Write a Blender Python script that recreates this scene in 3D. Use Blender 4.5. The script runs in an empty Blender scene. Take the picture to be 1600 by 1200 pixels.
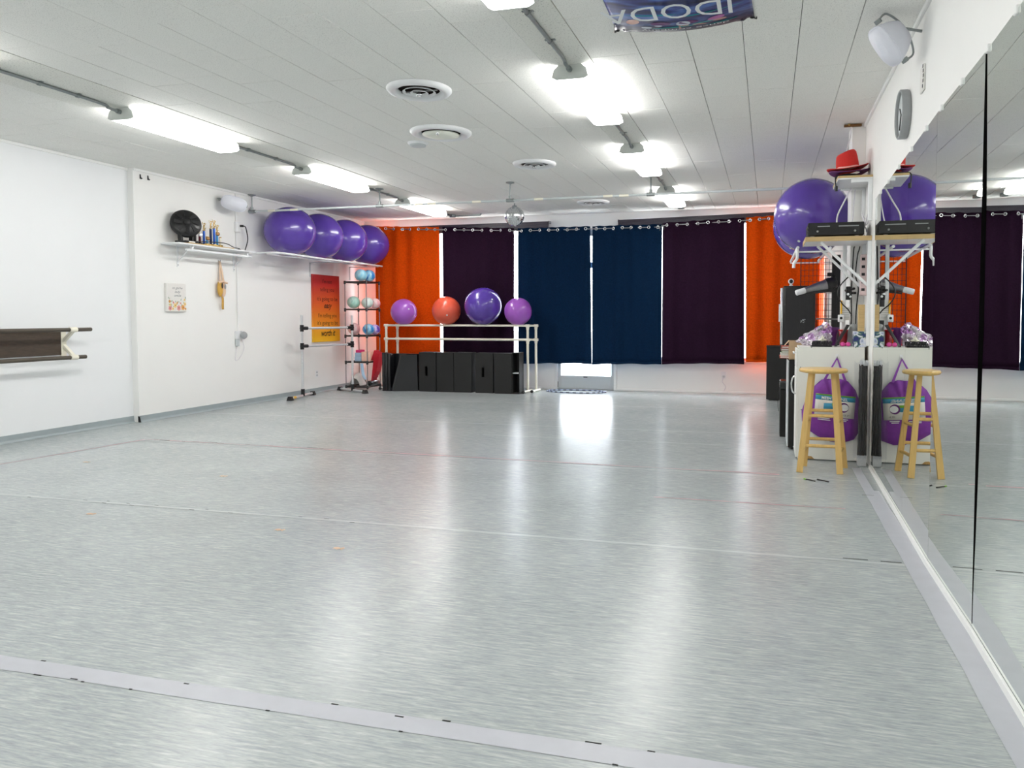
import bpy, bmesh, math, random
import numpy as np
from mathutils import Vector, Matrix
random.seed(7)
scene = bpy.context.scene
C = scene.collection
PI = math.pi

# ------------------------------------------------------------------ camera
F, CX, CY, CAMH = 1154.0, 900.0, 547.0, 1.25
VX, VY = 1200.0, 494.0
_d = np.array([(VX - CX) / F, (CY - VY) / F, 1.0]); _d /= np.linalg.norm(_d)
_p = math.atan((CY - VY) / F)
_u = np.array([0, math.cos(_p), -math.sin(_p)]); _u = _u - _d * _u.dot(_d); _u /= np.linalg.norm(_u)
_r = np.cross(_u, _d)
if _r[0] < 0: _r = -_r
ROT = np.array([_r, _d, _u])
CAM = np.array([0, 0, CAMH])

def at(x, y, X=None, Y=None, Z=None):
    """photo pixel -> the point where its line of sight meets a plane of the room"""
    v = ROT @ np.array([(x - CX) / F, (CY - y) / F, 1.0])
    if X is not None: t = (X - CAM[0]) / v[0]
    elif Y is not None: t = (Y - CAM[1]) / v[1]
    else: t = (Z - CAM[2]) / v[2]
    return Vector(CAM + t * v)

cd = bpy.data.cameras.new('camera')
cam = bpy.data.objects.new('camera', cd); C.objects.link(cam)
M = Matrix.Identity(4)
for i in range(3):
    M[i][0], M[i][1], M[i][2], M[i][3] = ROT[i][0], ROT[i][1], -ROT[i][2], CAM[i]
cam.matrix_world = M
cd.sensor_width = 36.0
cd.lens = F / 1600 * 36
cd.shift_x = -(CX - 800) / 1600
cd.shift_y = -(600 - CY) / 1600
cd.clip_start = 0.05
scene.camera = cam

# ------------------------------------------------------------------ world, exposure
LAMP = 9.0
SKY = 8.0
w = bpy.data.worlds.new('sky'); scene.world = w; w.use_nodes = True
bg = w.node_tree.nodes['Background']
bg.inputs[0].default_value = (0.93, 0.96, 1.0, 1); bg.inputs[1].default_value = SKY
vs = scene.view_settings
vs.view_transform = 'Standard'; vs.look = 'None'; vs.gamma = 1.0; vs.use_curve_mapping = False
vs.exposure = 1.36
scene.cycles.max_bounces = 10
scene.cycles.diffuse_bounces = 6
scene.cycles.glossy_bounces = 5
scene.cycles.sample_clamp_indirect = 6.0
scene.cycles.use_denoising = True

# ------------------------------------------------------------------ materials
def S(r, g, b):
    f = lambda c: (c / 255 / 12.92) if c / 255 <= 0.04045 else ((c / 255 + 0.055) / 1.055) ** 2.4
    return (f(r), f(g), f(b), 1.0)

def nd(nt, kind, **kw):
    n = nt.nodes.new(kind)
    for k, v in kw.items(): setattr(n, k, v)
    return n

def mat(name, col, rough=0.5, metal=0.0, coat=0.0, var=0.06, scale=30.0, bump=0.0, stretch=None, spec=0.5, transl=0.0):
    """plain surface with a little procedural grain"""
    m = bpy.data.materials.new(name); m.use_nodes = True
    nt = m.node_tree; b = nt.nodes['Principled BSDF']
    b.inputs['Roughness'].default_value = rough; b.inputs['Metallic'].default_value = metal
    b.inputs['Coat Weight'].default_value = coat; b.inputs['Specular IOR Level'].default_value = spec
    tc = nd(nt, 'ShaderNodeTexCoord'); mp = nd(nt, 'ShaderNodeMapping')
    if stretch: mp.inputs['Scale'].default_value = stretch
    no = nd(nt, 'ShaderNodeTexNoise'); no.inputs['Scale'].default_value = scale; no.inputs['Detail'].default_value = 4
    nt.links.new(tc.outputs['Object'], mp.inputs[0]); nt.links.new(mp.outputs[0], no.inputs['Vector'])
    mx = nd(nt, 'ShaderNodeMix', data_type='RGBA')
    mx.inputs[6].default_value = tuple(c * (1 - var * 1.6) for c in col[:3]) + (1,)
    mx.inputs[7].default_value = tuple(min(1, c * (1 + var * 1.6)) for c in col[:3]) + (1,)
    nt.links.new(no.outputs['Fac'], mx.inputs[0]); nt.links.new(mx.outputs[2], b.inputs['Base Color'])
    if bump:
        bp = nd(nt, 'ShaderNodeBump'); bp.inputs['Strength'].default_value = bump; bp.inputs['Distance'].default_value = 0.004
        nt.links.new(no.outputs['Fac'], bp.inputs['Height']); nt.links.new(bp.outputs[0], b.inputs['Normal'])
    if transl:
        tr = nd(nt, 'ShaderNodeBsdfTranslucent'); nt.links.new(mx.outputs[2], tr.inputs[0])
        ms = nd(nt, 'ShaderNodeMixShader'); ms.inputs[0].default_value = transl
        nt.links.new(b.outputs[0], ms.inputs[1]); nt.links.new(tr.outputs[0], ms.inputs[2])
        nt.links.new(ms.outputs[0], nt.nodes['Material Output'].inputs[0])
    return m

def ramp_mat(name, stops, scale=5.0, rough=0.35, distort=1.5, coat=0.0, kind='noise', axis=None):
    """several colours run together: marbling, prints"""
    m = bpy.data.materials.new(name); m.use_nodes = True
    nt = m.node_tree; b = nt.nodes['Principled BSDF']; b.inputs['Roughness'].default_value = rough; b.inputs['Coat Weight'].default_value = coat
    tc = nd(nt, 'ShaderNodeTexCoord')
    no = nd(nt, 'ShaderNodeTexNoise'); no.inputs['Scale'].default_value = scale; no.inputs['Distortion'].default_value = distort
    nt.links.new(tc.outputs['Object'], no.inputs['Vector'])
    cr = nd(nt, 'ShaderNodeValToRGB')
    el = cr.color_ramp.elements
    while len(el) < len(stops): el.new(0.5)
    for e, (p, c) in zip(el, stops): e.position = p; e.color = c
    if axis is not None:
        sp = nd(nt, 'ShaderNodeSeparateXYZ'); nt.links.new(tc.outputs['Object'], sp.inputs[0])
        mr = nd(nt, 'ShaderNodeMapRange'); mr.inputs[1].default_value = axis[1]; mr.inputs[2].default_value = axis[2]
        nt.links.new(sp.outputs[axis[0]], mr.inputs[0]); nt.links.new(mr.outputs[0], cr.inputs[0])
    else:
        nt.links.new(no.outputs['Fac'], cr.inputs[0])
    nt.links.new(cr.outputs[0], b.inputs['Base Color'])
    return m

def emit_mat(name, col, strength):
    m = bpy.data.materials.new(name); m.use_nodes = True
    nt = m.node_tree; nt.nodes.remove(nt.nodes['Principled BSDF'])
    e = nd(nt, 'ShaderNodeEmission'); e.inputs[0].default_value = col; e.inputs[1].default_value = strength
    nt.links.new(e.outputs[0], nt.nodes['Material Output'].inputs[0])
    return m

def clear_mat(name, col, gloss=0.15, rough=0.05, bump=0.0):
    """thin clear sheet: mostly see-through with a sheen"""
    m = bpy.data.materials.new(name); m.use_nodes = True
    nt = m.node_tree; nt.nodes.remove(nt.nodes['Principled BSDF'])
    t = nd(nt, 'ShaderNodeBsdfTransparent'); t.inputs[0].default_value = col
    g = nd(nt, 'ShaderNodeBsdfGlossy'); g.inputs['Roughness'].default_value = rough
    fr = nd(nt, 'ShaderNodeLayerWeight'); fr.inputs[0].default_value = gloss
    if bump:
        no = nd(nt, 'ShaderNodeTexNoise'); no.inputs['Scale'].default_value = 40
        bp = nd(nt, 'ShaderNodeBump'); bp.inputs['Strength'].default_value = bump
        nt.links.new(no.outputs['Fac'], bp.inputs['Height']); nt.links.new(bp.outputs[0], g.inputs['Normal']); nt.links.new(bp.outputs[0], fr.inputs['Normal'])
    ms = nd(nt, 'ShaderNodeMixShader')
    nt.links.new(fr.outputs['Fresnel'], ms.inputs[0]); nt.links.new(t.outputs[0], ms.inputs[1]); nt.links.new(g.outputs[0], ms.inputs[2])
    nt.links.new(ms.outputs[0], nt.nodes['Material Output'].inputs[0])
    return m

def floor_mat():
    m = bpy.data.materials.new('streaked_vinyl'); m.use_nodes = True
    nt = m.node_tree; b = nt.nodes['Principled BSDF']
    geo = nd(nt, 'ShaderNodeNewGeometry')
    def noise(sc, scale, det, dist=0.0):
        mp = nd(nt, 'ShaderNodeMapping'); mp.inputs['Scale'].default_value = sc
        nt.links.new(geo.outputs['Position'], mp.inputs[0])
        n = nd(nt, 'ShaderNodeTexNoise'); n.inputs['Scale'].default_value = scale; n.inputs['Detail'].default_value = det; n.inputs['Distortion'].default_value = dist
        nt.links.new(mp.outputs[0], n.inputs['Vector']); return n
    streak = noise((3.2, 30, 1), 3.0, 7, 0.35)
    fleck = noise((9, 60, 1), 4.0, 4, 0.3)
    cloud = noise((1, 1.4, 1), 1.1, 3)
    cr = nd(nt, 'ShaderNodeValToRGB'); el = cr.color_ramp.elements
    el[0].position = 0.28; el[0].color = S(150, 157, 160)
    el[1].position = 0.70; el[1].color = S(187, 191, 190)
    e = el.new(0.45); e.color = S(163, 169, 171)
    e = el.new(0.56); e.color = S(170, 176, 176)
    nt.links.new(streak.outputs['Fac'], cr.inputs[0])
    mx = nd(nt, 'ShaderNodeMix', data_type='RGBA', blend_type='OVERLAY'); mx.inputs[0].default_value = 0.25
    nt.links.new(cr.outputs[0], mx.inputs[6]); nt.links.new(fleck.outputs['Fac'], mx.inputs[7])
    mx2 = nd(nt, 'ShaderNodeMix', data_type='RGBA', blend_type='SOFT_LIGHT'); mx2.inputs[0].default_value = 0.25
    nt.links.new(mx.outputs[2], mx2.inputs[6]); nt.links.new(cloud.outputs['Fac'], mx2.inputs[7])
    nt.links.new(mx2.outputs[2], b.inputs['Base Color'])
    mr = nd(nt, 'ShaderNodeMapRange'); mr.inputs[3].default_value = 0.16; mr.inputs[4].default_value = 0.30
    nt.links.new(fleck.outputs['Fac'], mr.inputs[0]); nt.links.new(mr.outputs[0], b.inputs['Roughness'])
    bp = nd(nt, 'ShaderNodeBump'); bp.inputs['Strength'].default_value = 0.11; bp.inputs['Distance'].default_value = 0.004
    nt.links.new(fleck.outputs['Fac'], bp.inputs['Height']); nt.links.new(bp.outputs[0], b.inputs['Normal'])
    b.inputs['Specular IOR Level'].default_value = 0.27
    return m

def tile_mat(name, col, dots, bump):
    m = bpy.data.materials.new(name); m.use_nodes = True
    nt = m.node_tree; b = nt.nodes['Principled BSDF']; b.inputs['Roughness'].default_value = 0.75; b.inputs['Specular IOR Level'].default_value = 0.35
    geo = nd(nt, 'ShaderNodeNewGeometry')
    v = nd(nt, 'ShaderNodeTexNoise'); v.inputs['Scale'].default_value = dots; v.inputs['Detail'].default_value = 2
    nt.links.new(geo.outputs['Position'], v.inputs['Vector'])
    cr = nd(nt, 'ShaderNodeValToRGB'); el = cr.color_ramp.elements
    el[0].position = 0.30; el[0].color = tuple(c * 0.62 for c in col[:3]) + (1,)
    el[1].position = 0.42; el[1].color = col
    nt.links.new(v.outputs['Fac'], cr.inputs[0]); nt.links.new(cr.outputs[0], b.inputs['Base Color'])
    bp = nd(nt, 'ShaderNodeBump'); bp.inputs['Strength'].default_value = bump; bp.inputs['Distance'].default_value = 0.003
    nt.links.new(v.outputs['Fac'], bp.inputs['Height']); nt.links.new(bp.outputs[0], b.inputs['Normal'])
    return m

def cloth_mat(name, col, transl=0.0):
    m = bpy.data.materials.new(name); m.use_nodes = True
    nt = m.node_tree; b = nt.nodes['Principled BSDF']; b.inputs['Roughness'].default_value = 0.95; b.inputs['Specular IOR Level'].default_value = 0.03
    tc = nd(nt, 'ShaderNodeTexCoord')
    outs = []
    for sc in ((260, 260, 30), (30, 30, 260)):
        mp = nd(nt, 'ShaderNodeMapping'); mp.inputs['Scale'].default_value = sc
        n = nd(nt, 'ShaderNodeTexNoise'); n.inputs['Scale'].default_value = 1.0
        nt.links.new(tc.outputs['Object'], mp.inputs[0]); nt.links.new(mp.outputs[0], n.inputs['Vector']); outs.append(n)
    ad = nd(nt, 'ShaderNodeMath', operation='ADD'); nt.links.new(outs[0].outputs['Fac'], ad.inputs[0]); nt.links.new(outs[1].outputs['Fac'], ad.inputs[1])
    cr = nd(nt, 'ShaderNodeMapRange'); cr.inputs[1].default_value = 0.7; cr.inputs[2].default_value = 1.3; cr.inputs[3].default_value = 0.0; cr.inputs[4].default_value = 1.0
    nt.links.new(ad.outputs[0], cr.inputs[0])
    mx = nd(nt, 'ShaderNodeMix', data_type='RGBA')
    mx.inputs[6].default_value = tuple(c * 0.72 for c in col[:3]) + (1,); mx.inputs[7].default_value = tuple(min(1, c * 1.28) for c in col[:3]) + (1,)
    nt.links.new(cr.outputs[0], mx.inputs[0]); nt.links.new(mx.outputs[2], b.inputs['Base Color'])
    if transl:
        tr = nd(nt, 'ShaderNodeBsdfTranslucent'); nt.links.new(mx.outputs[2], tr.inputs[0])
        ms = nd(nt, 'ShaderNodeMixShader'); ms.inputs[0].default_value = transl
        nt.links.new(b.outputs[0], ms.inputs[1]); nt.links.new(tr.outputs[0], ms.inputs[2])
        nt.links.new(ms.outputs[0], nt.nodes['Material Output'].inputs[0])
    return m

MT = dict(
    wall=mat('white_wall_paint', S(238, 238, 236), 0.55, var=0.012, scale=3, bump=0.0),
    wall2=mat('white_wall_paint_smooth', S(236, 238, 240), 0.5, var=0.012, scale=2),
    trimw=mat('white_trim_paint', S(236, 237, 236), 0.4, var=0.02),
    cove=mat('grey_cove_vinyl', S(156, 167, 170), 0.4, var=0.06, scale=8),
    floor=floor_mat(),
    subfloor=mat('dark_subfloor', S(70, 72, 74), 0.8),
    tile=tile_mat('pinhole_ceiling_tile', S(240, 240, 236), 170, 0.25),
    board=tile_mat('rough_ceiling_board', S(232, 232, 226), 90, 0.6),
    plenum=mat('dark_ceiling_joint', S(60, 62, 62), 0.9),
    tape=mat('grey_floor_tape', S(180, 182, 190), 0.4, var=0.05, scale=12),
    tapew=mat('pale_clear_tape', S(190, 195, 197), 0.25, var=0.05, scale=12),
    pink=mat('pink_floor_tape', S(186, 142, 152), 0.5, var=0.25, scale=9),
    lens=emit_mat('lit_diffuser', (1.0, 0.985, 0.96, 1), LAMP),
    cap=mat('white_enamel', S(214, 218, 214), 0.35, var=0.02),
    emt=mat('galvanised_steel', S(150, 156, 156), 0.38, metal=0.7, var=0.1, scale=40),
    steel=mat('steel', S(150, 150, 152), 0.3, metal=0.9, var=0.1),
    chrome=mat('bright_metal', S(228, 230, 232), 0.15, metal=1.0, var=0.03),
    black=mat('matt_black', S(26, 26, 28), 0.55, var=0.2, scale=60, bump=0.1),
    blackg=mat('satin_black_plastic', S(20, 20, 22), 0.3, var=0.1),
    vinyl=mat('black_mat_vinyl', S(15, 16, 20), 0.26, var=0.15, scale=14, bump=0.35, coat=0.3),
    boxb=mat('painted_black_plywood', S(25, 25, 25), 0.7, var=0.25, scale=120, bump=0.2),
    white=mat('white_plastic', S(232, 234, 236), 0.35, var=0.02),
    whiteb=mat('bluish_white_plastic', S(222, 224, 234), 0.4, var=0.02),
    grey=mat('grey_plastic', S(150, 153, 154), 0.5, var=0.06),
    ivory=mat('cream_pipe', S(236, 232, 216), 0.35, var=0.03),
    wood=mat('blond_wood', S(216, 178, 108), 0.4, var=0.14, scale=5, stretch=(9, 9, 1.2), coat=0.2),
    ply=mat('raw_plywood_edge', S(196, 168, 118), 0.6, var=0.16, scale=6, stretch=(1.5, 12, 12)),
    card=mat('brown_cardboard', S(188, 160, 126), 0.8, var=0.06, scale=20),
    chip=mat('bare_chipboard', S(188, 150, 92), 0.85, var=0.2, scale=70, bump=0.4),
    dwood=mat('dark_stained_barre', S(78, 70, 60), 0.45, var=0.22, scale=6, stretch=(40, 1.2, 40)),
    bboard=mat('weathered_brown_board', S(72, 60, 50), 0.6, var=0.3, scale=14, stretch=(2, 1.2, 5)),
    purple=mat('deep_purple_rubber', S(84, 56, 158), 0.25, var=0.05, scale=20, coat=0.35, spec=0.6),
    violet=mat('bright_violet_rubber', S(160, 88, 190), 0.3, var=0.05, scale=20, coat=0.3),
    coral=mat('coral_red_rubber', S(226, 92, 66), 0.3, var=0.05, scale=20, coat=0.3),
    corange=cloth_mat('orange_curtain_cloth', S(205, 74, 10), 0.085),
    cpurple=cloth_mat('aubergine_curtain_cloth', S(38, 21, 38), 0.01),
    cnavy=cloth_mat('navy_curtain_cloth', S(13, 35, 60), 0.01),
    blind=mat('dark_blind_slat', S(52, 46, 60), 0.4, var=0.08),
    glass=clear_mat('window_glass', (0.97, 0.985, 1, 1), 0.12),
    film=clear_mat('clear_plastic_film', (0.90, 0.91, 0.93, 1), 0.35, 0.12, 1.0),
    red=mat('red_felt', S(206, 44, 38), 0.85, var=0.08, scale=90, bump=0.2),
    ribbon=mat('pale_pink_ribbon', S(238, 196, 186), 0.6),
    pfelt=mat('plum_felt', S(120, 62, 124), 0.85, var=0.08, scale=90),
    bagp=mat('purple_bag_cloth', S(126, 52, 158), 0.6, var=0.14, scale=24, bump=0.5),
    bagbase=mat('violet_strap_cloth', S(140, 70, 172), 0.7),
    gold=mat('gold_plastic', S(222, 186, 108), 0.25, metal=0.75, var=0.1),
    blue=mat('blue_metallic', S(30, 90, 190), 0.3, metal=0.3, var=0.15),
    navyd=mat('dark_navy_metallic', S(30, 44, 84), 0.35, metal=0.3, var=0.15),
    maroon=mat('maroon_metallic', S(92, 24, 40), 0.35, metal=0.3),
    sky=mat('sky_blue_metallic', S(70, 160, 220), 0.35, metal=0.2),
    bronze=mat('bronze_medallion', S(128, 96, 62), 0.35, metal=0.8),
    satin=mat('peach_satin', S(226, 196, 168), 0.4, var=0.08),
    mustard=mat('mustard_ribbon', S(206, 160, 72), 0.5, var=0.12),
    ink=mat('black_print', S(34, 20, 18), 0.6),
    inkg=mat('grey_script_ink', S(120, 124, 128), 0.7),
    label=mat('white_card_label', S(228, 226, 222), 0.5, var=0.03),
    lblue=mat('printed_blue', S(62, 152, 190), 0.5), lgreen=mat('printed_green', S(110, 172, 44), 0.5),
    lwhite=mat('printed_white', S(235, 238, 240), 0.5), lpurple=mat('printed_purple', S(96, 34, 112), 0.5),
    fringe=mat('black_foil_fringe', S(52, 52, 54), 0.35, metal=0.3, var=0.5, scale=60, stretch=(8, 8, 1)),
    silver=mat('silver_foil', S(214, 216, 219), 0.3, metal=0.45, var=0.1, scale=60),
    foil=ramp_mat('iridescent_wrap', [(0.34, S(206, 158, 216)), (0.46, S(240, 234, 240)), (0.62, S(222, 214, 222)), (0.75, S(176, 96, 206))], 9, 0.14, 1.0, 0.5),
    mint=ramp_mat('mint_marbled_rubber', [(0.3, S(150, 214, 200)), (0.55, S(190, 228, 216)), (0.72, S(120, 190, 178))], 7, 0.35),
    bluem=ramp_mat('blue_marbled_rubber', [(0.36, S(38, 130, 208)), (0.47, S(140, 200, 232)), (0.62, S(176, 220, 238)), (0.75, S(70, 110, 200))], 6, 0.35),
    skym=ramp_mat('pale_blue_marbled_rubber', [(0.3, S(120, 196, 222)), (0.5, S(160, 212, 230)), (0.75, S(196, 226, 236))], 7, 0.35),
    pinkm=ramp_mat('pink_marbled_rubber', [(0.35, S(238, 172, 176)), (0.55, S(240, 214, 212)), (0.72, S(226, 150, 170))], 6, 0.35),
    paleg=ramp_mat('pale_green_marbled_rubber', [(0.35, S(200, 224, 214)), (0.6, S(222, 232, 228)), (0.75, S(176, 212, 204))], 6, 0.35),
    violm=ramp_mat('violet_marbled_rubber', [(0.38, S(96, 62, 178)), (0.5, S(192, 170, 226)), (0.68, S(226, 206, 236))], 6, 0.35),
    peach=mat('peach_foam', S(240, 196, 176), 0.8), pblue=mat('pale_blue_foam', S(166, 196, 222), 0.8), magenta=mat('magenta_foam', S(214, 50, 122), 0.7),
    strapr=mat('red_strap', S(206, 34, 52), 0.6), greyb=mat('pale_grey_cloth', S(212, 210, 206), 0.6, var=0.08, scale=10),
    tissue=ramp_mat('floral_carton', [(0.40, S(40, 48, 116)), (0.50, S(60, 104, 96)), (0.56, S(226, 228, 232)), (0.64, S(190, 200, 226)), (0.72, S(40, 44, 110))], 16, 0.4, 0.6),
    paper=mat('white_paper', S(226, 226, 224), 0.7), yellow=mat('yellow_plastic', S(232, 180, 40), 0.4),
    cablew=mat('white_cable', S(222, 220, 226), 0.5), cableb=mat('black_cable', S(24, 24, 26), 0.5),
    lightgrey=mat('light_grey_paint', S(196, 202, 204), 0.45, var=0.02),
    ductd=mat('dark_duct_interior', S(42, 34, 32), 0.9, spec=0.1),
    plate=mat('pale_green_white_enamel', S(226, 229, 218), 0.45),
    dead=mat('dull_black_gap', S(10, 10, 10), 1.0, spec=0.0),
    concrete=mat('pale_concrete', S(200, 198, 192), 0.8, var=0.06, scale=3),
)
def mirror_mat():
    m = bpy.data.materials.new('mirror_silver'); m.use_nodes = True
    b = m.node_tree.nodes['Principled BSDF']; b.inputs['Metallic'].default_value = 1.0; b.inputs['Roughness'].default_value = 0.0
    b.inputs['Base Color'].default_value = (0.80, 0.84, 0.81, 1)
    return m
MT['mirror'] = mirror_mat()
MT['foil'].node_tree.nodes['Principled BSDF'].inputs['Metallic'].default_value = 0.75

# ------------------------------------------------------------------ mesh builder
def V(*a): return Vector(a)

class MB:
    """collects shapes (in room coordinates) for ONE mesh object"""
    def __init__(s): s.v = []; s.f = []; s.sm = []
    def add(s, vs, fs, smooth=False):
        o = len(s.v); s.v += [Vector(p) for p in vs]
        for f in fs: s.f.append([i + o for i in f]); s.sm.append(smooth)
        return s
    def box(s, lo, hi, bevel=0.0, seg=1, frame=None):
        bm = bmesh.new(); bmesh.ops.create_cube(bm, size=1.0)
        c = [(lo[i] + hi[i]) / 2 for i in range(3)]; d = [abs(hi[i] - lo[i]) for i in range(3)]
        for v in bm.verts: v.co = Vector((v.co[i] * d[i] + c[i] for i in range(3)))
        if bevel: bmesh.ops.bevel(bm, geom=bm.edges[:], offset=min(bevel, min(d) * 0.45), segments=seg, affect='EDGES', profile=0.5)
        if frame is not None:
            for v in bm.verts: v.co = frame @ v.co
        bm.verts.index_update()
        s.add([v.co.copy() for v in bm.verts], [[v.index for v in f.verts] for f in bm.faces], smooth=seg > 1)
        bm.free(); return s
    def hexa(s, p):   # 8 points: bottom ring 0-3, top ring 4-7
        return s.add(p, [(3, 2, 1, 0), (4, 5, 6, 7), (0, 1, 5, 4), (1, 2, 6, 5), (2, 3, 7, 6), (3, 0, 4, 7)])
    def bar(s, a, b, w, t, side=None, w2=None, t2=None):
        a, b = Vector(a), Vector(b); d = (b - a).normalized()
        sd = Vector(side) if side is not None else (Vector((0, 0, 1)) if abs(d.z) < 0.9 else Vector((1, 0, 0)))
        x = (sd - d * sd.dot(d)).normalized(); y = d.cross(x)
        w2 = w if w2 is None else w2; t2 = t if t2 is None else t2
        p = [a + x * (i * w / 2) + y * (j * t / 2) for i, j in ((-1, -1), (1, -1), (1, 1), (-1, 1))] + [b + x * (i * w2 / 2) + y * (j * t2 / 2) for i, j in ((-1, -1), (1, -1), (1, 1), (-1, 1))]
        return s.hexa(p)
    def tube(s, pts, r, n=8, cap=True, closed=False, r2=None):
        pts = [Vector(p) for p in pts]; m = len(pts); rings = []
        up = Vector((0.13, 0.21, 0.97)); prev = None
        for i, p in enumerate(pts):
            a = pts[i - 1] if (i > 0 or closed) else p
            b = pts[(i + 1) % m] if (i < m - 1 or closed) else p
            d = (b - a).normalized()
            x = (prev - d * prev.dot(d)) if prev is not None else (up - d * up.dot(d))
            if x.length < 1e-4: x = d.orthogonal()
            x.normalize(); prev = x; y = d.cross(x)
            rr = r if r2 is None else r + (r2 - r) * i / max(1, m - 1)
            rings.append([p + x * (rr * math.cos(2 * PI * k / n)) + y * (rr * math.sin(2 * PI * k / n)) for k in range(n)])
        vs = [q for rg in rings for q in rg]; fs = []
        for i in range(m if closed else m - 1):
            j = (i + 1) % m
            for k in range(n): fs.append((i * n + k, i * n + (k + 1) % n, j * n + (k + 1) % n, j * n + k))
        s.add(vs, fs, True)
        if cap and not closed:
            s.add(rings[0], [tuple(range(n))[::-1]]); s.add(rings[-1], [tuple(range(n))])
        return s
    def lathe(s, c, axis, prof, n=24, squash=1.0, smooth=True, cap=True, ex=None):
        """profile [(radius, height along axis)] turned about axis through c"""
        c = Vector(c); ax = Vector(axis).normalized()
        x = ax.orthogonal().normalized() if ex is None else (Vector(ex) - ax * Vector(ex).dot(ax)).normalized()
        y = ax.cross(x); vs = []; fs = []
        for (r, h) in prof:
            for k in range(n):
                a = 2 * PI * k / n
                q = x * (r * math.cos(a)) + y * (r * math.sin(a)) + ax * h
                q.z *= squash; vs.append(c + q)
        for i in range(len(prof) - 1):
            for k in range(n): fs.append((i * n + k, i * n + (k + 1) % n, (i + 1) * n + (k + 1) % n, (i + 1) * n + k))
        s.add(vs, fs, smooth)
        if cap:
            if prof[0][0] > 1e-4: s.add(vs[:n], [tuple(range(n))[::-1]])
            if prof[-1][0] > 1e-4: s.add(vs[-n:], [tuple(range(n))])
        return s
    def ball(s, c, r, n=20, squash=1.0, axis=(0, 0, 1), ridge=None, sx=(1, 1, 1)):
        m = n // 2 if ridge is None else 40
        prof = []
        for i in range(m + 1):
            a = PI * i / m; rr = r
            if ridge:
                for q in ridge:
                    if abs(a - q) < 0.05: rr = r * 1.008
            prof.append((rr * math.sin(a), -rr * math.cos(a)))
        k0 = len(s.v); s.lathe(c, axis, prof, n, 1.0, cap=False)
        c = Vector(c)
        for i in range(k0, len(s.v)):
            d = s.v[i] - c; s.v[i] = c + Vector((d.x * sx[0], d.y * sx[1], d.z * sx[2] * squash))
        return s
    def ring(s, c, axis, R, r, n=32, m=8):
        c = Vector(c); ax = Vector(axis).normalized(); x = ax.orthogonal().normalized(); y = ax.cross(x)
        return s.tube([c + x * (R * math.cos(2 * PI * k / n)) + y * (R * math.sin(2 * PI * k / n)) for k in range(n)], r, m, closed=True)
    def plate(s, pts, nrm, t):
        """flat polygon with thickness t towards nrm"""
        pts = [Vector(p) for p in pts]; d = Vector(nrm).normalized() * t; n = len(pts)
        q = [p + d for p in pts]
        fs = [tuple(range(n))[::-1], tuple(range(n, 2 * n))] + [(i, (i + 1) % n, n + (i + 1) % n, n + i) for i in range(n)]
        return s.add(pts + q, fs)
    def grid(s, fn, nu, nv, smooth=True, thick=None):
        vs = [Vector(fn(i / nu, j / nv)) for j in range(nv + 1) for i in range(nu + 1)]
        fs = [(j * (nu + 1) + i, j * (nu + 1) + i + 1, (j + 1) * (nu + 1) + i + 1, (j + 1) * (nu + 1) + i) for j in range(nv) for i in range(nu)]
        if thick is None: return s.add(vs, fs, smooth)
        n = len(vs); d = Vector(thick)
        fs2 = [tuple(i + n for i in f[::-1]) for f in fs]
        rim = [j * (nu + 1) for j in range(nv + 1)]; rim2 = [j * (nu + 1) + nu for j in range(nv + 1)]
        b0 = list(range(nu + 1)); b1 = [nv * (nu + 1) + i for i in range(nu + 1)]
        ed = []
        for L in (rim, rim2, b0, b1):
            for a, b in zip(L, L[1:]): ed.append((a, b, b + n, a + n))
        return s.add(vs + [v + d for v in vs], fs + fs2 + ed, smooth)
    def mesh(s, name, m, origin):
        me = bpy.data.meshes.new(name)
        o = Vector(origin)
        me.from_pydata([tuple(p - o) for p in s.v], [], s.f)
        bm = bmesh.new(); bm.from_mesh(me); bmesh.ops.recalc_face_normals(bm, faces=bm.faces[:]); bm.to_mesh(me); bm.free()
        me.polygons.foreach_set('use_smooth', s.sm)
        me.materials.append(MT[m] if isinstance(m, str) else m)
        me.update()
        return me

def smooth_path(pts, k=6):
    pts = [Vector(p) for p in pts]; out = []
    P = [pts[0]] + pts + [pts[-1]]
    for i in range(1, len(P) - 2):
        a, b, c, d = P[i - 1], P[i], P[i + 1], P[i + 2]
        for j in range(k):
            t = j / k
            out.append(0.5 * ((2 * b) + (c - a) * t + (2 * a - 5 * b + 4 * c - d) * t * t + (3 * b - a - 3 * c + d) * t ** 3))
    out.append(pts[-1]); return out

# ------------------------------------------------------------------ scene helpers
def root_loc(o):
    while o.parent is not None: o = o.parent
    return o.location.copy()

def tag(o, label=None, cat=None, group=None, kind=None):
    if label: o['label'] = label
    if cat: o['category'] = cat
    if group: o['group'] = group
    if kind: o['kind'] = kind
    return o

def thing(name, label, cat, loc, group=None):
    o = bpy.data.objects.new(name, None); o.empty_display_size = 0.1; C.objects.link(o)
    o.location = Vector(loc); return tag(o, label, cat, group)

def part(name, mb, m, parent, label=None, kind=None):
    o = bpy.data.objects.new(name, mb.mesh(name, m, root_loc(parent))); C.objects.link(o)
    o.parent = parent
    if label: o['label'] = label
    if kind: o['kind'] = kind
    return o

def single(name, mb, m, label, cat, group=None, loc=None):
    if loc is None:
        n = len(mb.v); c = sum(mb.v, Vector()) / n
        loc = Vector((c.x, c.y, min(p.z for p in mb.v)))
    o = bpy.data.objects.new(name, mb.mesh(name, m, loc)); C.objects.link(o); o.location = loc
    return tag(o, label, cat, group)

def struct(name, mb, m, loc=(0, 0, 0)):
    o = bpy.data.objects.new(name, mb.mesh(name, m, loc)); C.objects.link(o); o.location = Vector(loc)
    o['kind'] = 'structure'; return o

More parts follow.
